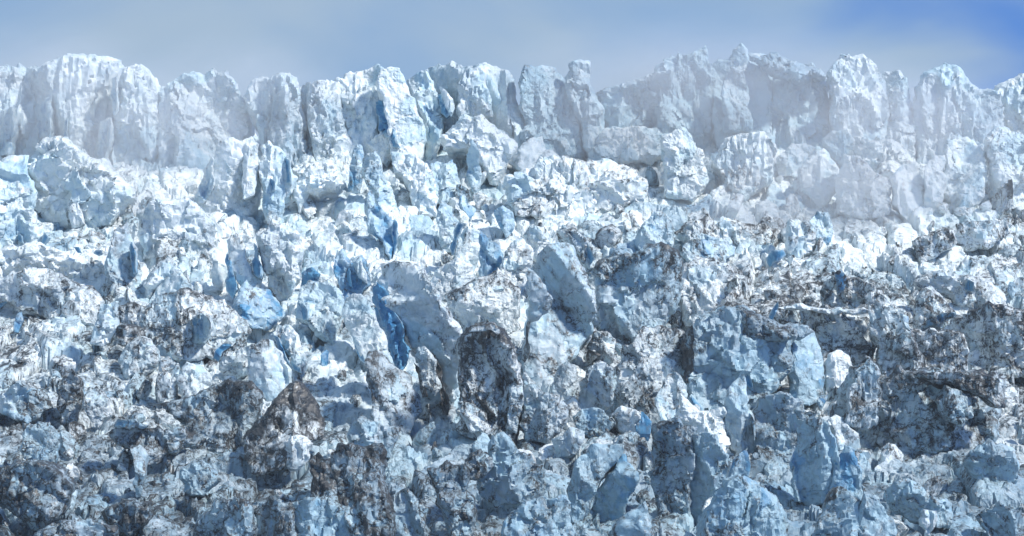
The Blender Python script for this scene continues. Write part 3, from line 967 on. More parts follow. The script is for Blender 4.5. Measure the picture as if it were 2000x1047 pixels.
serac('D', 'ice_block', 'ice block', 'blue-shadowed broken block above the dazzling snow bank', 'crag', .05, .25,
      '-30,120 20,100 100,60 180,105 245,170 180,240 60,225 -30,220',
      [('shaded_blue_face', 'face', -.2, 1.0, '95,200 95,155 118,170 125,215', -1.0),
       ('shaded_blue_face', 'face', -.2, .9, '218,210 235,150 270,180 240,215', -1.0)], group=ML)
serac('D', 'ice_slot', 'ice block', 'low slab with a bright blue melt hollow at the left edge', 'hole', .0, 1.0,
      '-60,540 -20,500 40,485 90,505 95,530 40,545 -40,556', group=ML)

# ------------------------------------------------------------------ middle of the icefall, centre
MC = "great seracs in the centre of the icefall"
serac('E', 'leaning_slab', 'serac', 'great grey slab leaning left with a deep blue undercut side', 'slab', .14, .02,
      '372,430 400,330 470,312 560,320 650,350 700,450 780,580 850,690 860,780 830,940 790,1100 745,1010 690,880 640,800 580,800 520,680 440,580 390,500',
      [('shaded_blue_face', 'face', -.4, 1.25, '362,470 382,435 440,500 470,600 530,690 562,800 552,865 520,920 460,842 440,740 400,640 368,590', -2.0),  # undercut blue ice; side shade included in its deep colour
       ('ice_ledge', 'crag', .2, .0, '590,800 650,780 700,880 745,1010 700,1060 640,1000 600,880', -3.0),
       ('cleft_shade', 'face', 1.1, .0, '636,790 690,815 735,920 775,1060 782,1160 748,1160 735,1010 690,890', -4.0),  # dark sheets: shade inside the clefts painted in silt colour
       ('cleft_shade', 'face', 1.1, .0, '585,885 625,900 650,1000 664,1060 636,1068 612,960', -4.0)],
      group=MC, ridge=(.18, -.55), over=dict(sl=.6, sr=.25, lean=.2), topdirt=.15, ice=.4)
serac('E', 'ice_slab', 'serac', 'pale rounded slab between two blue slots, left of the great leaning slab', 'slab', -.08, .06,
      '178,570 200,510 280,490 332,540 382,640 432,740 468,830 400,830 320,820 250,750 188,640',
      [('shaded_blue_face', 'face', -.3, .9, '246,745 275,745 300,810 330,880 300,860 262,800', -1.0)], group=MC, ridge=(.3, -.3), ice=.4)
serac('H', 'ice_pillar', 'serac', 'dirty broad pillar with a smooth grey foot, left of the domed serac', 'tower', .16, .06,
      '312,90 340,40 400,18 440,70 480,120 540,160 600,270 630,360 560,420 440,430 372,400 340,240', group=MC, over=dict(fl=.03), topdirt=.3, ridge=(.2, -.1))
serac('E', 'ice_peak', 'serac', 'dirty wedge-shaped peak with a black rim behind the domed serac', 'peak', .12, .0,
      '750,500 800,465 880,440 1000,390 1060,352 1105,400 1175,470 1170,560 1160,660 1000,680 880,640 790,620', topdirt=.5, group=MC, ridge=(.6, .3), ice=.2)
serac('E', 'ice_slab', 'serac', 'tallest upright flake of grey ice right of the domed serac', 'slab', .14, .14,
      '1222,400 1280,270 1340,220 1440,208 1500,270 1542,360 1566,460 1592,480 1605,600 1585,700 1510,790 1430,850 1310,930 1200,930 1188,820 1222,640',
      [('ice_flake', 'slab', .0, .08, '1222,342 1262,380 1312,440 1365,520 1340,580 1228,655', -2.5),
       ('cleft_shade', 'face', .7, .2, '1184,850 1216,640 1234,645 1226,830 1200,880', -2.0)],  # crevice shade painted as a dark strip
      group=MC, ridge=(.45, .15), over=dict(sl=.3, sr=.5), ice=.65)
serac('E', 'ice_block', 'serac', 'dark blue-edged block rising behind the tallest flake', 'crag', .25, .30,
      '1370,160 1430,128 1500,143 1562,210 1594,290 1606,450 1560,520 1540,350 1470,250',
      [('shaded_blue_face', 'face', -.1, .95, '1488,150 1530,160 1562,230 1590,300 1560,330 1520,260', -1.5)], topdirt=.4, group=MC, )
serac('E', 'ice_block', 'serac', 'square bluish serac with a black dirt rim right of the tallest flake', 'tower', .08, .22,
      '1600,310 1680,290 1800,270 1880,222 1960,208 2050,245 2085,330 2070,520 2010,620 1880,690 1700,720 1618,690 1602,500', topdirt=.65, group=MC,
      over=dict(fl=.02, sl=.15, sr=.5), ridge=(.7, .1), g=3.0, ice=.7)
serac('E', 'domed_serac', 'serac', 'brown dirt-striped domed serac standing in the centre foreground', 'dome', .56, .0,
      '826,790 850,722 900,670 960,652 1030,660 1072,690 1120,760 1160,850 1182,960 1186,1100 1150,1250 1040,1230 960,1210 840,1170 842,960',
      [('dirt_crown', 'crag', .62, .0, '860,720 900,672 960,656 1030,662 1070,700 1060,720 960,700 900,705', -2.2),
       ('base_flake', 'slab', .25, .02, '832,1090 900,1090 990,1160 1046,1240 1000,1275 900,1260 848,1160', -3.5),
       ('side_fin', 'tower', .2, .1, '1110,1240 1120,1040 1140,900 1176,960 1190,1100 1160,1260', -1.0),
       ('cleft_shade', 'face', 1.1, .0, '905,1020 960,1080 1035,1160 1060,1190 1000,1150 940,1090', -3.6)],  # dark strip coloured with silt for the shade in a cleft
      topdirt=.30, group=MC, over=dict(fl=.08, lean=.08), ice=.5, g=2.4)
serac('H', 'ice_block', 'serac', 'rounded pale block right of the domed serac beside a dark gap', 'dome', .06, .06,
      '1355,240 1380,130 1440,78 1492,150 1485,240 1424,310 1368,295', group=MC, over=dict(cuts=4))
serac('E', 'ice_wall', 'serac', 'bright white buttress behind the great leaning slab', 'crag', .02, -.05,
      '660,430 760,330 820,285 900,345 935,430 870,480 720,490', group=MC, ice=0.)
serac('E', 'ice_column', 'serac', 'blue streaked column in the upper centre', 'tower', .0, .6,
      '956,150 1000,180 1062,230 1085,300 1045,400 960,400 948,280', group=MC)
serac('E', 'ice_block', 'serac', 'pale blue block with a blue slot on its left, upper centre', 'slab', .0, .18,
      '818,280 832,180 880,118 952,140 962,280 905,350 860,340',
      [('shaded_blue_face', 'face', -.3, 1.0, '796,275 805,190 838,95 860,110 830,190 812,270', -.8)], group=MC)
serac('E', 'ice_spike', 'serac', 'white spiky crag left of the tallest flake', 'crag', .05, -.05,
      '1075,320 1130,210 1180,195 1245,260 1245,340 1205,430 1095,450', group=MC, ice=0.)
serac('E', 'ice_block', 'serac', 'small round-topped grey block above the tallest flake', 'dome', .05, .1,
      '1195,165 1230,108 1300,130 1340,200 1275,260 1208,240', group=MC)
serac('E', 'ice_fin', 'serac', 'cluster of dark blue splintered fins above the great leaning slab', 'crag', .12, .72,
      '145,320 190,240 245,320 300,270 330,360 345,440 250,490 185,460',
      [('ice_splinter', 'slab', -.1, .2, '255,330 290,280 325,380 330,440 280,400', -1.5),
       ('shaded_blue_face', 'face', -.2, 1.2, '185,420 190,300 240,360 250,450', -1.0)], group=MC)
serac('E', 'ice_pinnacle', 'serac', 'narrow blue pinnacle in the upper left of the centre', 'peak', .05, .65,
      '318,120 330,20 380,-10 430,50 485,90 492,160 462,250 420,200 370,150', group=MC)
serac('E', 'ice_block', 'serac', 'grey-blue tilted block at the top of the centre rubble', 'crag', .08, .3,
      '714,80 740,-5 800,15 845,90 810,210 740,200', group=MC)
serac('E', 'ice_block', 'serac', 'blue-shaded cube among the white rubble under the skyline gap', 'crag', .0, .5,
      '1030,30 1080,5 1140,50 1145,110 1100,140 1050,100', group=MC)
serac('E', 'ice_pinnacle', 'serac', 'pale blue thumb of ice at the foot of the speckled slope', 'tower', -.1, .35,
      '1800,200 1850,120 1920,40 1960,30 2015,80 2030,210 1990,260 1850,250', group=MC, over=dict(fl=.02))
serac('E', 'ice_wall', 'serac', 'dirty-topped wall right of the dark gap, with pale blue foot', 'crag', .20, .05,
      '1712,960 1760,790 1860,705 2000,668 2075,690 2098,800 2080,960 1970,1070 1840,1110 1716,1090', topdirt=.3, group=MC, over=dict(lean=.2))
serac('H', 'ice_block', 'serac', 'pale upright block between the dark gap and the dirty-topped wall', 'crag', .06, .02,
      '1495,300 1560,110 1620,85 1700,140 1690,280 1630,375 1540,355', group=MC)
serac('H', 'ice_block', 'serac', 'rough speckled block at the right foot of the domed serac', 'crag', .18, .08,
      '1185,300 1200,180 1270,225 1340,280 1450,335 1435,430 1330,480 1200,460', group=MC)
serac('E', 'ice_block', 'serac', 'hooked dirty block under the right end of the tallest flake', 'crag', .25, .0,
      '1545,780 1580,700 1660,700 1710,750 1690,830 1620,850 1560,830',
      [('gap_shade', 'hole', .9, .0, '1540,840 1556,798 1625,828 1595,850 1552,880', -1.5)], topdirt=.2, group=MC)  # black of the gap put into a silt-coloured slab

# ------------------------------------------------------------------ middle of the icefall, right
MR = "dirty seracs on the right side of the icefall"
serac('F', 'table_block', 'serac', 'huge flat-topped block with snowy dirty top and blue front face', 'slab', .02, .22,
      '155,700 220,600 330,556 450,575 590,640 720,680 744,745 706,770 700,900 640,1020 480,1040 400,1100 200,1100 120,1010 148,800',
      [('snow_top', 'snow', .28, -.1, '180,700 235,600 330,560 460,580 600,650 735,690 730,742 600,752 440,735 300,690', -1.0),
       ('cleft_shade', 'face', 1.0, .1, '100,960 105,720 150,660 160,820 118,1000', -1.0),  # cleft darkness painted on as a silt-coloured sheet
       ('shaded_blue_face', 'hole', -.2, .9, '120,1070 150,1040 205,1110 216,1140 190,1146 150,1115', -2.0),
       ('shaded_blue_face', 'face', -.2, .9, '440,940 462,930 485,1000 470,1030 450,990', -3.0)],
      group=MR, over=dict(sl=.1, sr=.3, lean=.15, a1=.04, a2=.03, n=.035), ice=.8)
serac('F', 'ice_block', 'serac', 'smooth blue wall on the right flank of the flat-topped block', 'slab', .0, .34,
      '696,780 745,735 832,700 874,800 888,900 880,1010 800,1040 690,1030',
      [('snow_top', 'snow', .0, -.2, '580,690 640,665 740,655 830,700 740,750 620,720', -1.0)], group=MR, ice=.8)
serac('F', 'ice_wall', 'serac', 'black-stained wall with a pale curved lip behind the flat-topped block', 'crag', .42, .0,
      '575,650 640,560 760,556 880,578 1000,590 1100,568 1165,620 1188,720 1150,820 1000,860 880,840 848,720 760,690',
      [('shaded_blue_face', 'face', -.1, .9, '572,645 590,580 628,535 632,560 600,630', -1.0),
       ('snow_lip', 'snow', -.1, -.1, '620,570 760,552 880,574 1000,588 1100,566 1150,590 1080,606 900,606 760,580', -1.5)], group=MR, over=dict(lean=.15))
serac('F', 'ice_ridge', 'serac', 'long pale rib with a bluish right flank, right of the stained wall', 'crag', .25, .06,
      '1155,490 1220,460 1280,530 1342,600 1365,690 1405,800 1460,920 1330,960 1200,930 1180,760 1165,600',
      [('shaded_blue_face', 'crag', -.05, .45, '1290,560 1345,620 1362,700 1330,680 1300,620', -2.0)], group=MR)
serac('F', 'ice_block', 'serac', 'dirty crag with a dark blue pit above the stained wall', 'crag', .3, .12,
      '875,530 900,450 950,375 1040,400 1155,440 1175,560 1055,600 900,600',
      [('blue_pit', 'hole', .1, 1.1, '938,375 968,350 1003,400 985,485 955,490', -1.0)], group=MR, topdirt=.2)
serac('F', 'ice_ridge', 'serac', 'light grey blocky mass above the left end of the flat-topped block', 'crag', .15, .0,
      '85,320 180,288 330,328 395,400 370,480 290,560 200,640 115,600 68,500',
      [('dirty_fin', 'face', .6, .0, '160,640 250,540 330,460 395,398 375,480 290,550 205,640', -2.0)], group=MR)
serac('F', 'ice_disc', 'serac', 'pale rounded disc-like block near the mist on the right', 'dome', .06, .0,
      '665,190 680,90 740,73 800,100 845,160 834,225 762,270 698,250', group=MR, over=dict(cuts=3, r=.2))
serac('F', 'ice_ridge', 'serac', 'low dirty-white ridge below the misty rubble, right of centre', 'mound', .2, -.05,
      '50,160 120,105 200,83 330,78 480,105 610,125 680,150 600,215 380,225 200,210', topdirt=.2, group=MR, ice=0.)
serac('F', 'ice_block', 'serac', 'pair of pale blue cubes in front of the low dirty-white ridge', 'crag', .05, .35,
      '80,260 130,190 280,178 372,190 385,280 280,310 150,310', group=MR, over=dict(lean=.1))
serac('F', 'ice_block', 'serac', 'flat-topped dirty block near the right edge, upper one', 'slab', .3, .1,
      '1602,180 1620,100 1720,90 1850,78 1908,58 1908,160 1780,200 1650,210', group=MR, over=dict(lean=.1, sl=.2))
serac('F', 'ice_block', 'serac', 'dark-streaked tilted block left of the upper flat-topped one', 'crag', .35, .05,
      '1370,200 1500,138 1592,138 1616,220 1530,260 1420,290', group=MR)
serac('F', 'ice_block', 'serac', 'grey rounded block above a blue melt hollow at the right', 'dome', .15, .1,
      '1395,540 1430,470 1480,453 1562,520 1618,590 1560,650 1460,690 1388,690',
      [('blue_hollow', 'hole', .0, .95, '1420,690 1450,640 1540,600 1605,590 1610,620 1520,660', -2.5)], group=MR, over=dict(cuts=3))
serac('F', 'ice_block', 'serac', 'rough spotted block right of the pale rib', 'crag', .28, .0,
      '1236,800 1280,720 1400,700 1560,690 1645,720 1688,800 1675,890 1500,910 1330,890', group=MR)
serac('F', 'ice_wall', 'serac', 'dark speckled wall at the right edge of the middle band', 'crag', .35, .0,
      '1540,720 1640,620 1760,580 1900,560 2020,590 2120,700 2120,880 1900,890 1720,890 1690,780', topdirt=.2, group=MR)
serac('F', 'ice_block', 'ice block', 'clean white egg-shaped block beside the blue wall', 'dome', -.6, -.2,
      '882,890 910,818 980,806 1028,840 1044,900 1034,965 980,1000 882,990', group=MR, over=dict(r=.22, cuts=1, a1=.02, a2=.012, n=.015), ice=-.3)
serac('F', 'blue_slab', 'ice block', 'small vivid blue slab lying above the pale curved lip', 'hole', -.2, 1.1,
      '560,300 590,262 650,248 668,275 640,300 580,312', group=MR)
serac('F', 'ice_pinnacle', 'serac', 'soft blue pinnacle fading into mist right of the disc block', 'tower', -.05, .4,
      '805,100 840,40 900,50 935,160 915,215 850,240 835,190', group=MR)
serac('F', 'snow_mound', 'snow mound', 'bright white bank near the right edge of the middle', 'snow', -.15, -.05,
      '1380,420 1500,360 1640,390 1780,400 1880,480 1900,530 1700,540 1560,500 1420,480',
      [('shaded_blue_face', 'face', -.2, .9, '1662,470 1672,405 1705,430 1700,480', -2.0)], group=MR, ice=0.)

# ------------------------------------------------------------------ foreground, left
FL = "dirty blocks in the lower left foreground"
serac('G', 'dirt_pyramid', 'serac', 'dark brown dirt-covered pyramid in the lower left', 'peak', .54, .0,
      '1336,500 1400,420 1470,340 1530,270 1580,212 1640,200 1695,250 1725,300 1785,440 1790,520 1680,540 1560,600 1460,630 1380,640', group=FL, topdirt=.4, ridge=(.5, .1),
      over=dict(sl=.4, sr=.35, jag=0.), ice=.2)
serac('G', 'dirt_ridge', 'serac', 'long brown dirt-topped ridge left of the dark pyramid', 'crag', .3, .12,
      '850,330 1000,290 1110,250 1220,200 1300,193 1380,200 1424,260 1446,310 1410,400 1310,500 1200,530 1080,510 1010,420 900,380', topdirt=.5, group=FL)
serac('G', 'ice_ledge', 'serac', 'brown streaked ledge with a blue melt pool above it', 'mound', .42, .05,
      '570,480 600,455 700,448 900,468 1085,488 1060,550 960,590 820,620 700,560 585,530',
      [('melt_pool', 'hole', .0, .75, '610,440 640,408 740,402 825,440 740,452', -1.0)], group=FL)
serac('G', 'ice_block', 'ice block', 'bluish round block at the left below the grey lumps', 'dome', .02, .3,
      '95,580 130,450 200,428 292,460 315,540 280,620 180,650', group=FL, over=dict(cuts=4))
serac('G', 'dirt_mound', 'dirt mound', 'brown dirt mound at the lower left edge', 'mound', .45, .0,
      '-80,720 0,680 80,648 200,638 285,660 355,720 410,790 350,890 270,940 170,960 0,880 -80,900', group=FL, topdirt=.2)
serac('G', 'ice_fin', 'ice block', 'thin grey leaning fin below the brown streaked ledge', 'slab', .05, .25,
      '715,570 760,543 815,590 800,680 770,780 745,780 740,660', group=FL)
serac('G', 'ice_block', 'ice block', 'pale blue hump in the lower left foreground', 'dome', -.1, .25,
      '985,690 1050,645 1100,630 1185,690 1215,740 1120,780 1010,760', group=FL, over=dict(cuts=3))
serac('G', 'dirt_cliff', 'dirt mound', 'small brown dripping cliff below the dark pyramid', 'tower', .6, .0,
      '1708,640 1760,590 1840,630 1875,760 1820,820 1720,810', group=FL)
serac('G', 'ice_block', 'ice block', 'whitish rounded block at the right foot of the dark pyramid', 'dome', -.12, .08,
      '1535,600 1600,510 1680,493 1728,540 1710,620 1600,650', group=FL, over=dict(cuts=4), ice=.3)
serac('G', 'dirt_mound', 'dirt mound', 'dark rubble hump in the bottom left foreground', 'mound', .4, .1,
      '545,930 600,880 680,848 820,866 840,960 720,1010 580,990', group=FL)
serac('G', 'dirt_mound', 'dirt mound', 'low dark mound cut by the bottom edge at the left', 'mound', .42, .05,
      '180,1050 280,990 400,958 520,975 620,1000 660,1110 160,1110', group=FL)
serac('G', 'ice_block', 'ice block', 'dirt-streaked block at the bottom edge left of the blue mass', 'crag', .35, .12,
      '1070,1000 1180,880 1300,838 1390,880 1410,1000 1400,1110 1060,1110', topdirt=.15, group=FL)
serac('G', 'ice_block', 'ice block', 'dark vertical-streaked block at the bottom edge', 'tower', .42, .15,
      '1392,930 1480,858 1600,868 1620,1000 1610,1110 1390,1110', group=FL)
serac('G', 'ice_block', 'ice block', 'pale smooth block in the left foreground between dirt patches', 'crag', -.15, .0,
      '450,280 520,218 592,290 610,380 530,410 458,350', group=FL, ice=.2)
serac('G', 'ice_block', 'ice block', 'dirty grey hooked block at the left of the pale smooth one', 'crag', .38, .05,
      '300,330 330,190 400,135 445,190 450,280 420,360 330,380', group=FL, topdirt=.2)
serac('G', 'ice_block', 'ice block', 'grey-blue broad block at the left edge of the lower ice', 'crag', .2, .2,
      '-80,260 20,250 110,200 240,260 270,330 150,380 0,370 -80,400', group=FL)
serac('G', 'blue_mass', 'serac', 'broad blue ice mass at the bottom left of centre', 'crag', -.05, .34,
      '1590,960 1640,870 1720,828 1860,858 1960,940 2100,960 2160,1110 1560,1110', group=FL, ice=1.0)

# ------------------------------------------------------------------ foreground, centre and right
FC = "blocks in the centre foreground"
serac('H', 'leaning_wedge', 'serac', 'smooth blue-grey wedge slab leaning in the centre right foreground', 'slab', -.15, .28,
      '1438,800 1470,650 1540,590 1620,548 1755,542 1745,595 1655,700 1600,800 1520,930 1446,910',
      [('shaded_side', 'slab', -.1, .42, '1505,920 1650,745 1755,598 1825,700 1835,745 1765,890 1710,1010 1500,1000', .5)], group=FC, ridge=(.8, .6), ice=1.0,  # second slab is bluer: shade painted into the ice colour
      over=dict(sl=.12, sr=.5))
serac('H', 'dirt_cliff', 'serac', 'tall brown dirt cliff in the left centre foreground', 'tower', .52, .05,
      '120,640 150,570 240,556 400,558 424,640 406,760 446,830 476,960 460,1100 300,1100 190,930 150,740', group=FC, topdirt=.3, over=dict(lean=.3))
serac('H', 'ice_mass', 'serac', 'blue-grey ice mass in front of the domed serac', 'crag', .05, .25,
      '1015,520 1080,480 1200,585 1300,690 1320,810 1200,900 1050,920 960,840 930,700',
      [('dirt_patch', 'mound', .6, .0, '860,680 900,600 960,570 1020,620 1000,700 900,740', -2.0)], group=FC)
serac('H', 'ice_fin', 'ice block', 'small sharp fin between the ice mass and the leaning wedge', 'slab', -.15, .2,
      '1180,890 1250,780 1312,708 1316,800 1262,870', group=FC)
serac('H', 'ice_block', 'ice block', 'grey shark-fin block beside the tall brown dirt cliff', 'peak', .12, .22,
      '458,960 475,830 540,788 595,830 665,900 660,1010 520,1030', group=FC)
serac('H', 'dirt_slope', 'dirt mound', 'brown speckled slope in the middle of the foreground', 'mound', .4, .05,
      '670,690 760,640 860,680 900,800 940,940 900,1020 780,990 720,830', group=FC)
serac('H', 'ice_block', 'ice block', 'blue chunky block at the bottom edge right of centre', 'crag', -.05, .3,
      '1090,1010 1200,880 1300,838 1430,828 1460,920 1480,1110 1080,1110', group=FC, ice=1.0)
serac('H', 'ice_block', 'ice block', 'smooth grey block at the left foot of the dirty pillar', 'crag', -.02, .12,
      '200,500 290,388 360,418 430,448 510,470 460,560 300,570', group=FC)
serac('H', 'ice_block', 'ice block', 'round white boulder under the dirty-topped wall', 'dome', -.05, .0,
      '1685,380 1740,328 1820,348 1868,390 1835,460 1740,465', group=FC, over=dict(cuts=4), ice=.2)
serac('H', 'blue_block', 'ice block', 'small dark blue wedge right of the round white boulder', 'peak', -.2, .85,
      '1815,440 1860,362 1905,420 1890,475 1830,478', group=FC)
serac('H', 'ice_block', 'ice block', 'blue-tinted low slab left of the round white boulder', 'crag', -.05, .35,
      '1470,400 1540,340 1640,358 1710,420 1620,465 1500,450', group=FC)
serac('H', 'ice_block', 'ice block', 'pale cracked block in front of the speckled foot block', 'crag', .0, .12,
      '1350,510 1450,448 1528,480 1500,560 1390,570', group=FC)
serac('H', 'ice_block', 'ice block', 'bluish slab sloping at the bottom edge under the leaning wedge', 'slab', .0, .25,
      '1690,1010 1760,930 1870,860 1900,960 1960,1110 1640,1110', group=FC, ice=1.0)
FR = "blocks in the lower right foreground"
serac('I', 'dirt_arch', 'serac', 'big dirty rock-like serac with a black overhanging ledge, lower right', 'crag', .34, .14,
      '940,410 1000,230 1050,130 1130,62 1182,100 1210,200 1300,130 1440,148 1600,148 1740,148 1895,182 1890,300 1870,390 1810,500 1640,520 1480,510 1300,510 1180,520 1050,500',
      [('black_ledge', 'crag', .75, .0, '1370,150 1480,148 1640,138 1760,160 1895,185 1885,340 1830,330 1760,270 1640,230 1500,210', -5.0),
       ('rounded_knob', 'dome', .08, .2, '1515,300 1560,228 1640,248 1705,300 1710,390 1640,440 1560,400', -5.5),
       ('left_horn', 'tower', .3, .12, '990,420 1020,230 1060,150 1130,70 1180,110 1200,240 1180,420 1100,470', -4.0)],
      group=FR, topdirt=.3, over=dict(lean=.15, sl=.15, sr=.2), ice=.6)
serac('I', 'blue_pinnacle', 'serac', 'tall blue pointed pinnacle in the lower right', 'peak', -.15, .42,
      '708,680 735,600 762,440 800,398 860,396 905,430 952,520 975,620 970,720 900,800 800,810 718,790', group=FR, ridge=(.62, .1), ice=.9, over=dict(lean=.2))
serac('I', 'blue_pinnacle', 'serac', 'smaller dark blue pinnacle leaning against the tall pointed one', 'peak', -.1, .6,
      '890,810 945,690 962,620 1010,556 1052,580 1085,680 1100,830 980,840', group=FR, ice=.9)
serac('I', 'ice_column', 'serac', 'blue-grey square-headed column at the left of the lower right', 'tower', .08, .3,
      '128,700 142,560 160,488 230,474 292,484 302,560 345,610 340,720 300,890 200,950 136,930', topdirt=.15, group=FR, over=dict(fl=.02), ice=.9)
serac('I', 'ice_spike', 'serac', 'short dark blue thumb right of the square-headed column', 'tower', .0, .6,
      '340,740 385,640 402,600 440,576 464,640 460,730 400,780', group=FR, over=dict(fl=.01))
serac('I', 'ice_dome', 'serac', 'wide smooth blue-grey hump at the bottom edge, lower right', 'dome', -.1, .3,
      '190,1010 260,880 330,745 420,718 520,768 600,830 662,900 695,1000 710,1110 180,1110', group=FR, over=dict(sl=.2, cuts=2), ice=1.0)
serac('I', 'ice_peak', 'serac', 'brown-streaked pointed block at the bottom edge right of the smooth hump', 'peak', .22, .2,
      '780,1110 840,1000 900,850 940,778 1020,818 1085,858 1070,1000 1060,1110', topdirt=.2, group=FR, ridge=(.5, .2))
serac('I', 'ice_peak', 'serac', 'grey leaning block with a dark left edge at the bottom, lower right', 'slab', .1, .12,
      '1050,1110 1066,960 1102,806 1165,828 1245,930 1288,985 1280,1110',
      [('shaded_side', 'face', .2, .4, '1048,1100 1062,940 1100,815 1112,860 1085,1100', -.6)], group=FR, ridge=(.2, 0))  # left side coloured bluer and darker to paint in its shade
serac('I', 'ice_block', 'ice block', 'long low blue-grey block right of the dark-edged leaning one', 'crag', .1, .25,
      '1230,790 1290,745 1385,740 1484,830 1600,870 1580,960 1420,930 1255,910', group=FR)
serac('I', 'ice_block', 'ice block', 'small bright cube at the bottom right', 'crag', -.3, .02,
      '1405,970 1430,898 1502,908 1506,970 1445,1020', group=FR, ice=.2)
serac('I', 'ice_block', 'ice block', 'dark hollowed block near the bottom right corner', 'crag', .25, .25,
      '1730,950 1850,868 1925,930 1955,1020 1830,1050', group=FR)
serac('I', 'ice_block', 'ice block', 'pale blue fractured block at the right edge below the black ledge', 'crag', .0, .22,
      '1660,640 1700,580 1800,518 1925,570 1970,650 1920,770 1760,740', group=FR)
serac('I', 'snow_pocket', 'snow mound', 'clean white snow pocket under the blue front of the flat-topped block', 'snow', -.6, -.2,
      '80,260 130,300 190,360 260,350 335,330 350,600 290,580 190,520 90,430', group=FR, ice=-.3, over=dict(lean=.7))
serac('I', 'ice_spire', 'serac', 'pale spire with a dark crack rising from the white snow pocket', 'slab', .0, .1,
      '325,440 358,220 430,135 455,200 445,330 494,420 490,560 400,590 345,520',
      [('crack_shade', 'face', .2, .7, '425,330 445,320 496,430 494,545 486,450', -1.0)], group=FR, ice=.6)  # crack drawn as a dark blue sheet, its shade in the colour
serac('I', 'dirt_wall', 'serac', 'brownish rough wall left of the square-headed column', 'crag', .3, .05,
      '-60,440 0,420 70,408 155,480 150,700 130,930 0,940 -60,800', group=FR, topdirt=.1)
serac('I', 'snowball', 'ice block', 'two small white lumps at the foot of the square-headed column', 'dome', -.5, -.1,
      '196,900 225,855 250,830 275,835 285,880 270,930 235,940', group=FR, g=2.0, ice=-.2)
serac('I', 'ice_spire', 'serac', 'pale blue spire at the left edge of the white snow pocket', 'peak', -.2, .15,
      '-50,300 20,170 60,138 102,180 125,290 110,400 60,440 -20,430', group=FR, ice=.4)
serac('I', 'ice_block', 'ice block', 'pale grey wall right of the spire with the dark crack', 'crag', .05, .1,
      '490,420 540,300 640,250 760,290 790,420 740,560 640,600 510,580', group=FR)
serac('I', 'ice_block', 'ice block', 'bright pale slab behind the tall blue pinnacle', 'slab', -.25, .05,
      '640,420 665,330 740,400 790,410 760,470 720,560 660,540', group=FR, ice=.2)
serac('I', 'ice_block', 'ice block', 'white smooth slab right of the tall blue pinnacle', 'slab', -.25, .05,
      '880,420 950,375 1010,430 1080,480 1070,560 980,560 930,480', group=FR, ice=.2)
serac('D', 'ice_fin', 'serac', 'small dark blue hollow block above the craggy blue-and-grey serac', 'crag', .0, .8,
      '1655,440 1665,370 1720,350 1770,385 1740,430', group=ML)
serac('D', 'ice_block', 'ice block', 'tiny blue-sided block in the dirt below the left edge melt hollow', 'crag', .05, .7,
      '70,660 85,600 110,590 118,640 100,668', group=ML)
serac('E', 'ice_fin', 'serac', 'thin dark blue fin at the top left corner of the great leaning slab', 'face', -.1, 1.1,  # thin sheet; the dark of a slot is put into its blue
      '295,350 312,345 340,420 330,440 305,400', group=MC)
serac('E', 'ice_fin', 'serac', 'slim blue fin right of the narrow blue pinnacle', 'face', -.1, 1.0,  # sheet coloured blue in place of a shaded slot
      '450,250 462,160 478,80 494,100 488,160 470,250', group=MC)
serac('D', 'ice_block', 'ice block', 'small teal-shadowed block in the white ice below the pale rounded slab', 'crag', -.1, .7,
      '1765,860 1770,830 1800,800 1825,815 1815,855', group=ML)
serac('F', 'ice_block', 'ice block', 'small block with a vivid blue corner above the right bright bank', 'crag', .1, .5,
      '1895,470 1905,420 1930,430 1945,470 1920,485', group=MR)
serac('I', 'ice_block', 'ice block', 'small dark blue block below the white egg-shaped one', 'crag', .1, .6,
      '835,300 860,265 905,270 900,300 860,315', group=FR)
serac('E', 'ice_pinnacle', 'serac', 'pale tooth of ice under the right end of the great leaning slab', 'peak', .05, .05,
      '1185,960 1200,920 1262,990 1275,1060 1210,1070', group=MC)
serac('B', 'ice_pinnacle', 'ice pinnacle', 'grey-blue tooth in the white rubble right of the blue-topped pinnacle', 'peak', .05, .6,
      '322,1010 330,890 350,870 395,990 400,1040 360,1060', group=T2)
serac('B', 'ice_block', 'ice block', 'dark blue triangular block in the white rubble under the skyline block', 'peak', .0, .7,
      '838,970 845,920 870,905 905,960 935,985 900,1000', group=T2)

# ------------------------------------------------------------------ loose ice blocks
def ico(sub):
    import bmesh
    bm = bmesh.new()
    bmesh.ops.create_icosphere(bm, subdivisions=sub, radius=1.0)
    v = np.array([p.co[:] for p in bm.verts])
    f = np.array([[p.index for p in fc.verts] for fc in bm.faces])
    bm.free()
    return v, f


def chunk_shape(v, rng, planes=13, rough=.05):
    n = rng.normal(size=(planes, 3))
    n /= np.linalg.norm(n, axis=1)[:, None]
    d = rng.uniform(.55, 1.0, planes)
    dots = v @ n.T
    r = np.where(dots > .15, d / np.maximum(dots, .15), 9).min(1)
    r = np.minimum(r, 1.45)
    co = v * r[:, None]
    off = rng.uniform(0, 100, 3)
    co = co * (1 + rough * 1.2 * facets(co * 2.2 + off)[0] + rough * fbm(co * 2.5 + off, 3))[:, None]
    return co


rng = np.random.RandomState(42)
V3, F3 = ico(4)
# each kind: (dirt, blue, ice)
KIND = {'white': (.20, .0, .10), 'grey': (.42, .05, .40), 'blue': (.28, .34, .75), 'dirty': (.62, .0, .4)}
VARIANTS = {}
for kname, (kd, kb, ki) in KIND.items():
    VARIANTS[kname] = []
    for k in range(6):
        co = chunk_shape(V3, rng, 8, .05)
        n = len(co)
        VARIANTS[kname].append(build_mesh("ice_block_" + kname, co, tris=F3, attrs={
            'dirt': kd + .2 * perlin(co * 1.5 + k * 9), 'blue': kb + .2 * perlin(co * 1.2 + k * 7), 'ice': np.full(n, ki)}))

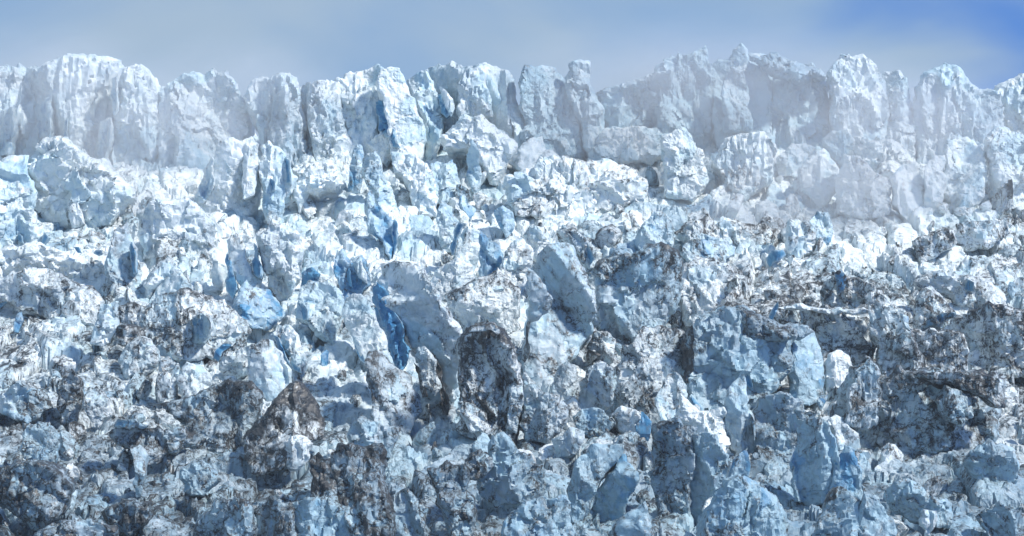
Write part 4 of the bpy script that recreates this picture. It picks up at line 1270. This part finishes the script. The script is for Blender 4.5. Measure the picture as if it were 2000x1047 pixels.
ZONES = [   # u0,u1,v0,v1,count,kinds,label,group
    (0, 700, 300, 470, 20, ('white', 'white', 'blue'), 'small loose ice block on the pale shelf below the left skyline', 'loose blocks on the left shelf'),
    (700, 1300, 290, 470, 30, ('white', 'white', 'blue', 'grey'), 'small loose ice block in the white rubble below the middle skyline', 'loose blocks under the middle skyline'),
    (1300, 2000, 300, 470, 28, ('white', 'white', 'grey'), 'small loose ice block on the misty shelf below the right skyline', 'loose blocks on the right shelf'),
    (0, 650, 470, 760, 40, ('white', 'grey', 'blue', 'grey'), 'small loose ice block among the left middle seracs', 'loose blocks in the left middle'),
    (650, 1300, 470, 800, 42, ('white', 'grey', 'blue', 'grey'), 'small loose ice block among the great centre seracs', 'loose blocks in the centre'),
    (1300, 2000, 470, 760, 42, ('white', 'grey', 'dirty', 'grey'), 'small loose ice block among the dirty right middle seracs', 'loose blocks in the right middle'),
    (0, 650, 760, 1060, 46, ('grey', 'blue', 'dirty', 'grey', 'white'), 'small loose ice block in the dirty lower left foreground', 'loose blocks in the lower left'),
    (650, 1300, 800, 1060, 40, ('grey', 'blue', 'dirty', 'white'), 'small loose ice block in the lower centre foreground', 'loose blocks in the lower centre'),
    (1300, 2000, 760, 1060, 46, ('grey', 'blue', 'blue', 'white', 'grey'), 'small loose ice block in the lower right foreground', 'loose blocks in the lower right'),
]
CUT = (' with ', ', ', ' in the ', ' at the ', ' near ', ' right of ', ' left of ', ' below ', ' under ', ' behind ', ' above ', ' on the ',
       ' just ', ' between ', ' beside ', ' standing ', ' crossing ', ' leaning ', ' among ', ' from ', ' wedged ', ' half ', ' parted ', ' fading ',
       ' rising ', ' cut ', ' split ', ' across ', ' lying ')


def short(label):
    k = len(label)
    for c in CUT:
        n = label.find(c)
        if n > 0:
            k = min(k, n)
    return label[:k]


SHORTS = [short(h[3]) for h in HEROES]
owner = {}                                      # label -> group, so that a shared label never spans two groups


def block_label(x, y, s, kind, grp):
    order = sorted(range(len(HEROES)), key=lambda i: math.hypot((HEROES[i][0] - x) / 1.0, (HEROES[i][1] - y) / 2.5)
                   + (6 if SHORTS.count(SHORTS[i]) > 1 else 0))
    size = 'tiny' if s < .8 else ('small' if s < 1.25 else ('mid-sized' if s < 1.8 else 'large'))
    colour = {'white': 'white', 'grey': 'grey', 'blue': 'bluish', 'dirty': 'dark dirty'}[kind]
    for i in order[:6]:
        hx, hy, hw = HEROES[i][:3]
        if x < hx - hw:
            rel = 'left of'
        elif x > hx + hw:
            rel = 'right of'
        else:
            rel = 'in front of' if y < hy else 'behind'
        lab = f"{size} {colour} ice block {rel} the {SHORTS[i]}"
        if lab not in owner and len(lab.split()) <= 16:
            break
    if owner.get(lab, grp) != grp:
        lab = f"{size} {colour} loose ice block " + grp.replace('loose blocks ', '')
    owner[lab] = grp
    return lab


for (u0, u1, v0, v1, cnt, kinds, lab, grp) in ZONES:
    for i in range(cnt):
        u, v = rng.uniform(u0, u1), rng.uniform(v0, v1)
        y = depth_of_row(v)
        x = (u - 1000) * mpp(y)
        s = rng.choice([6, 8, 10, 14, 19]) * rng.uniform(.8, 1.2) * mpp(y)
        z = float(terrain_height(np.array([x]), np.array([y]))[0])
        kind = kinds[rng.randint(len(kinds))]
        me = VARIANTS[kind][rng.randint(6)]
        o = add_obj("ice_block", me, (x, y, max(z, float(slope_z(y)) - 2.5) + .25 * s),
                    label=block_label(x, y, s, kind, grp), cat="ice block", group=grp)
        o.scale = (s * rng.uniform(.6, 1.2), s * rng.uniform(.6, 1.2), s * rng.uniform(.8, 1.7))
        o.rotation_euler = (rng.uniform(-.7, .7), rng.uniform(-.7, .7), rng.uniform(0, 6.28))

# fine rubble nobody could count
V1, F1 = ico(2)
NB = 1500
shapes = [chunk_shape(V1, rng, 9, .04) for _ in range(12)]
u = rng.uniform(-80, 2080, NB)
v = rng.uniform(300, 1075, NB)
y = depth_of_row(v)
x = (u - 1000) * mpp(y)
z = terrain_height(x, y)
sz = (2.2 + 5.0 * rng.uniform(0, 1, NB) ** 2.2) * mpp(y)
cos, trs = [], []
for i in range(NB):
    c = shapes[i % 12] * sz[i] * rng.uniform(.7, 1.3, 3)
    a = rng.uniform(0, 6.28)
    ca, sa = math.cos(a), math.sin(a)
    c = np.stack([c[:, 0] * ca - c[:, 1] * sa, c[:, 0] * sa + c[:, 1] * ca, c[:, 2]], 1)
    cos.append(c + np.array([x[i], y[i], z[i] + .3 * sz[i]]))
    trs.append(F1 + i * len(V1))
cos = np.concatenate(cos)
nv = len(V1)
me = build_mesh("ice_rubble", cos, tris=np.concatenate(trs), attrs={
    'dirt': np.repeat(dirt_at(x, y) * .9 - .12 + rng.uniform(-.15, .2, NB), nv),
    'blue': np.repeat(rng.uniform(-.2, .35, NB), nv), 'ice': np.repeat(ice_at(y), nv)}, smooth_shade=False)
add_obj("ice_rubble", me, kind='stuff')

# ------------------------------------------------------------------ air: even haze and banks of drifting mist
def box_mesh(name, lo, hi):
    x0, y0, z0 = lo
    x1, y1, z1 = hi
    co = [(x0, y0, z0), (x1, y0, z0), (x1, y1, z0), (x0, y1, z0), (x0, y0, z1), (x1, y0, z1), (x1, y1, z1), (x0, y1, z1)]
    q = [(0, 3, 2, 1), (4, 5, 6, 7), (0, 1, 5, 4), (1, 2, 6, 5), (2, 3, 7, 6), (3, 0, 4, 7)]
    return build_mesh(name, co, quads=q, mat=HAZE, smooth_shade=False)


def volume_mat(name, density, colour, falloff=False, scale=3.0):
    m = bpy.data.materials.new(name)
    m.use_nodes = True
    t = m.node_tree
    t.nodes.clear()
    out = N(t, 'ShaderNodeOutputMaterial')
    pv = N(t, 'ShaderNodeVolumePrincipled')
    pv.inputs['Color'].default_value = (*colour, 1)
    pv.inputs['Density'].default_value = density
    pv.inputs['Anisotropy'].default_value = 0.0
    t.links.new(pv.outputs[0], out.inputs['Volume'])
    if falloff:
        tcn = N(t, 'ShaderNodeTexCoord')
        ln = N(t, 'ShaderNodeVectorMath', operation='LENGTH')
        t.links.new(tcn.outputs['Object'], ln.inputs[0])
        fall = math_node(t, 'SUBTRACT', 1.0, ln.outputs['Value'], True)
        nz = noise_tex(t, tcn.outputs['Object'], scale, 3, .55, .5)
        nz = smooth(t, nz, .18, .75)
        d = math_node(t, 'MULTIPLY', math_node(t, 'MULTIPLY', smooth(t, fall, 0.0, .75), nz), density)
        t.links.new(d, pv.inputs['Density'])
    return m


HAZE = volume_mat("haze", 0.00005, (.86, .92, .97))
add_obj("haze", box_mesh("haze", (-6100, -450, -120), (6100, 9100, 85)), kind='stuff')

MIST = volume_mat("mist", 0.055, (.97, .975, .99), True, 2.2)
MV, MF = ico(3)


def mist(uc, vc, y, rx, ry, rz):
    me = build_mesh("mist", MV, tris=MF, mat=MIST)
    o = add_obj("mist", me, ((uc - 1000) * mpp(y), y, (523.5 - vc) * mpp(y)), kind='stuff')
    o.scale = (rx, ry, rz)


mist(290, 285, 716, 36, 11, 24)
mist(80, 190, 742, 44, 12, 24)
mist(470, 190, 744, 34, 10, 20)
mist(1760, 285, 712, 62, 11, 26)
mist(1250, 205, 740, 54, 12, 26)
mist(1560, 385, 706, 44, 10, 17)
mist(1450, 160, 742, 52, 10, 22)
mist(1740, 225, 744, 34, 10, 15)
print("seracs", COUNT[0], "tris", sum(len(m.loops) - 2 * len(m.polygons) for m in bpy.data.meshes))
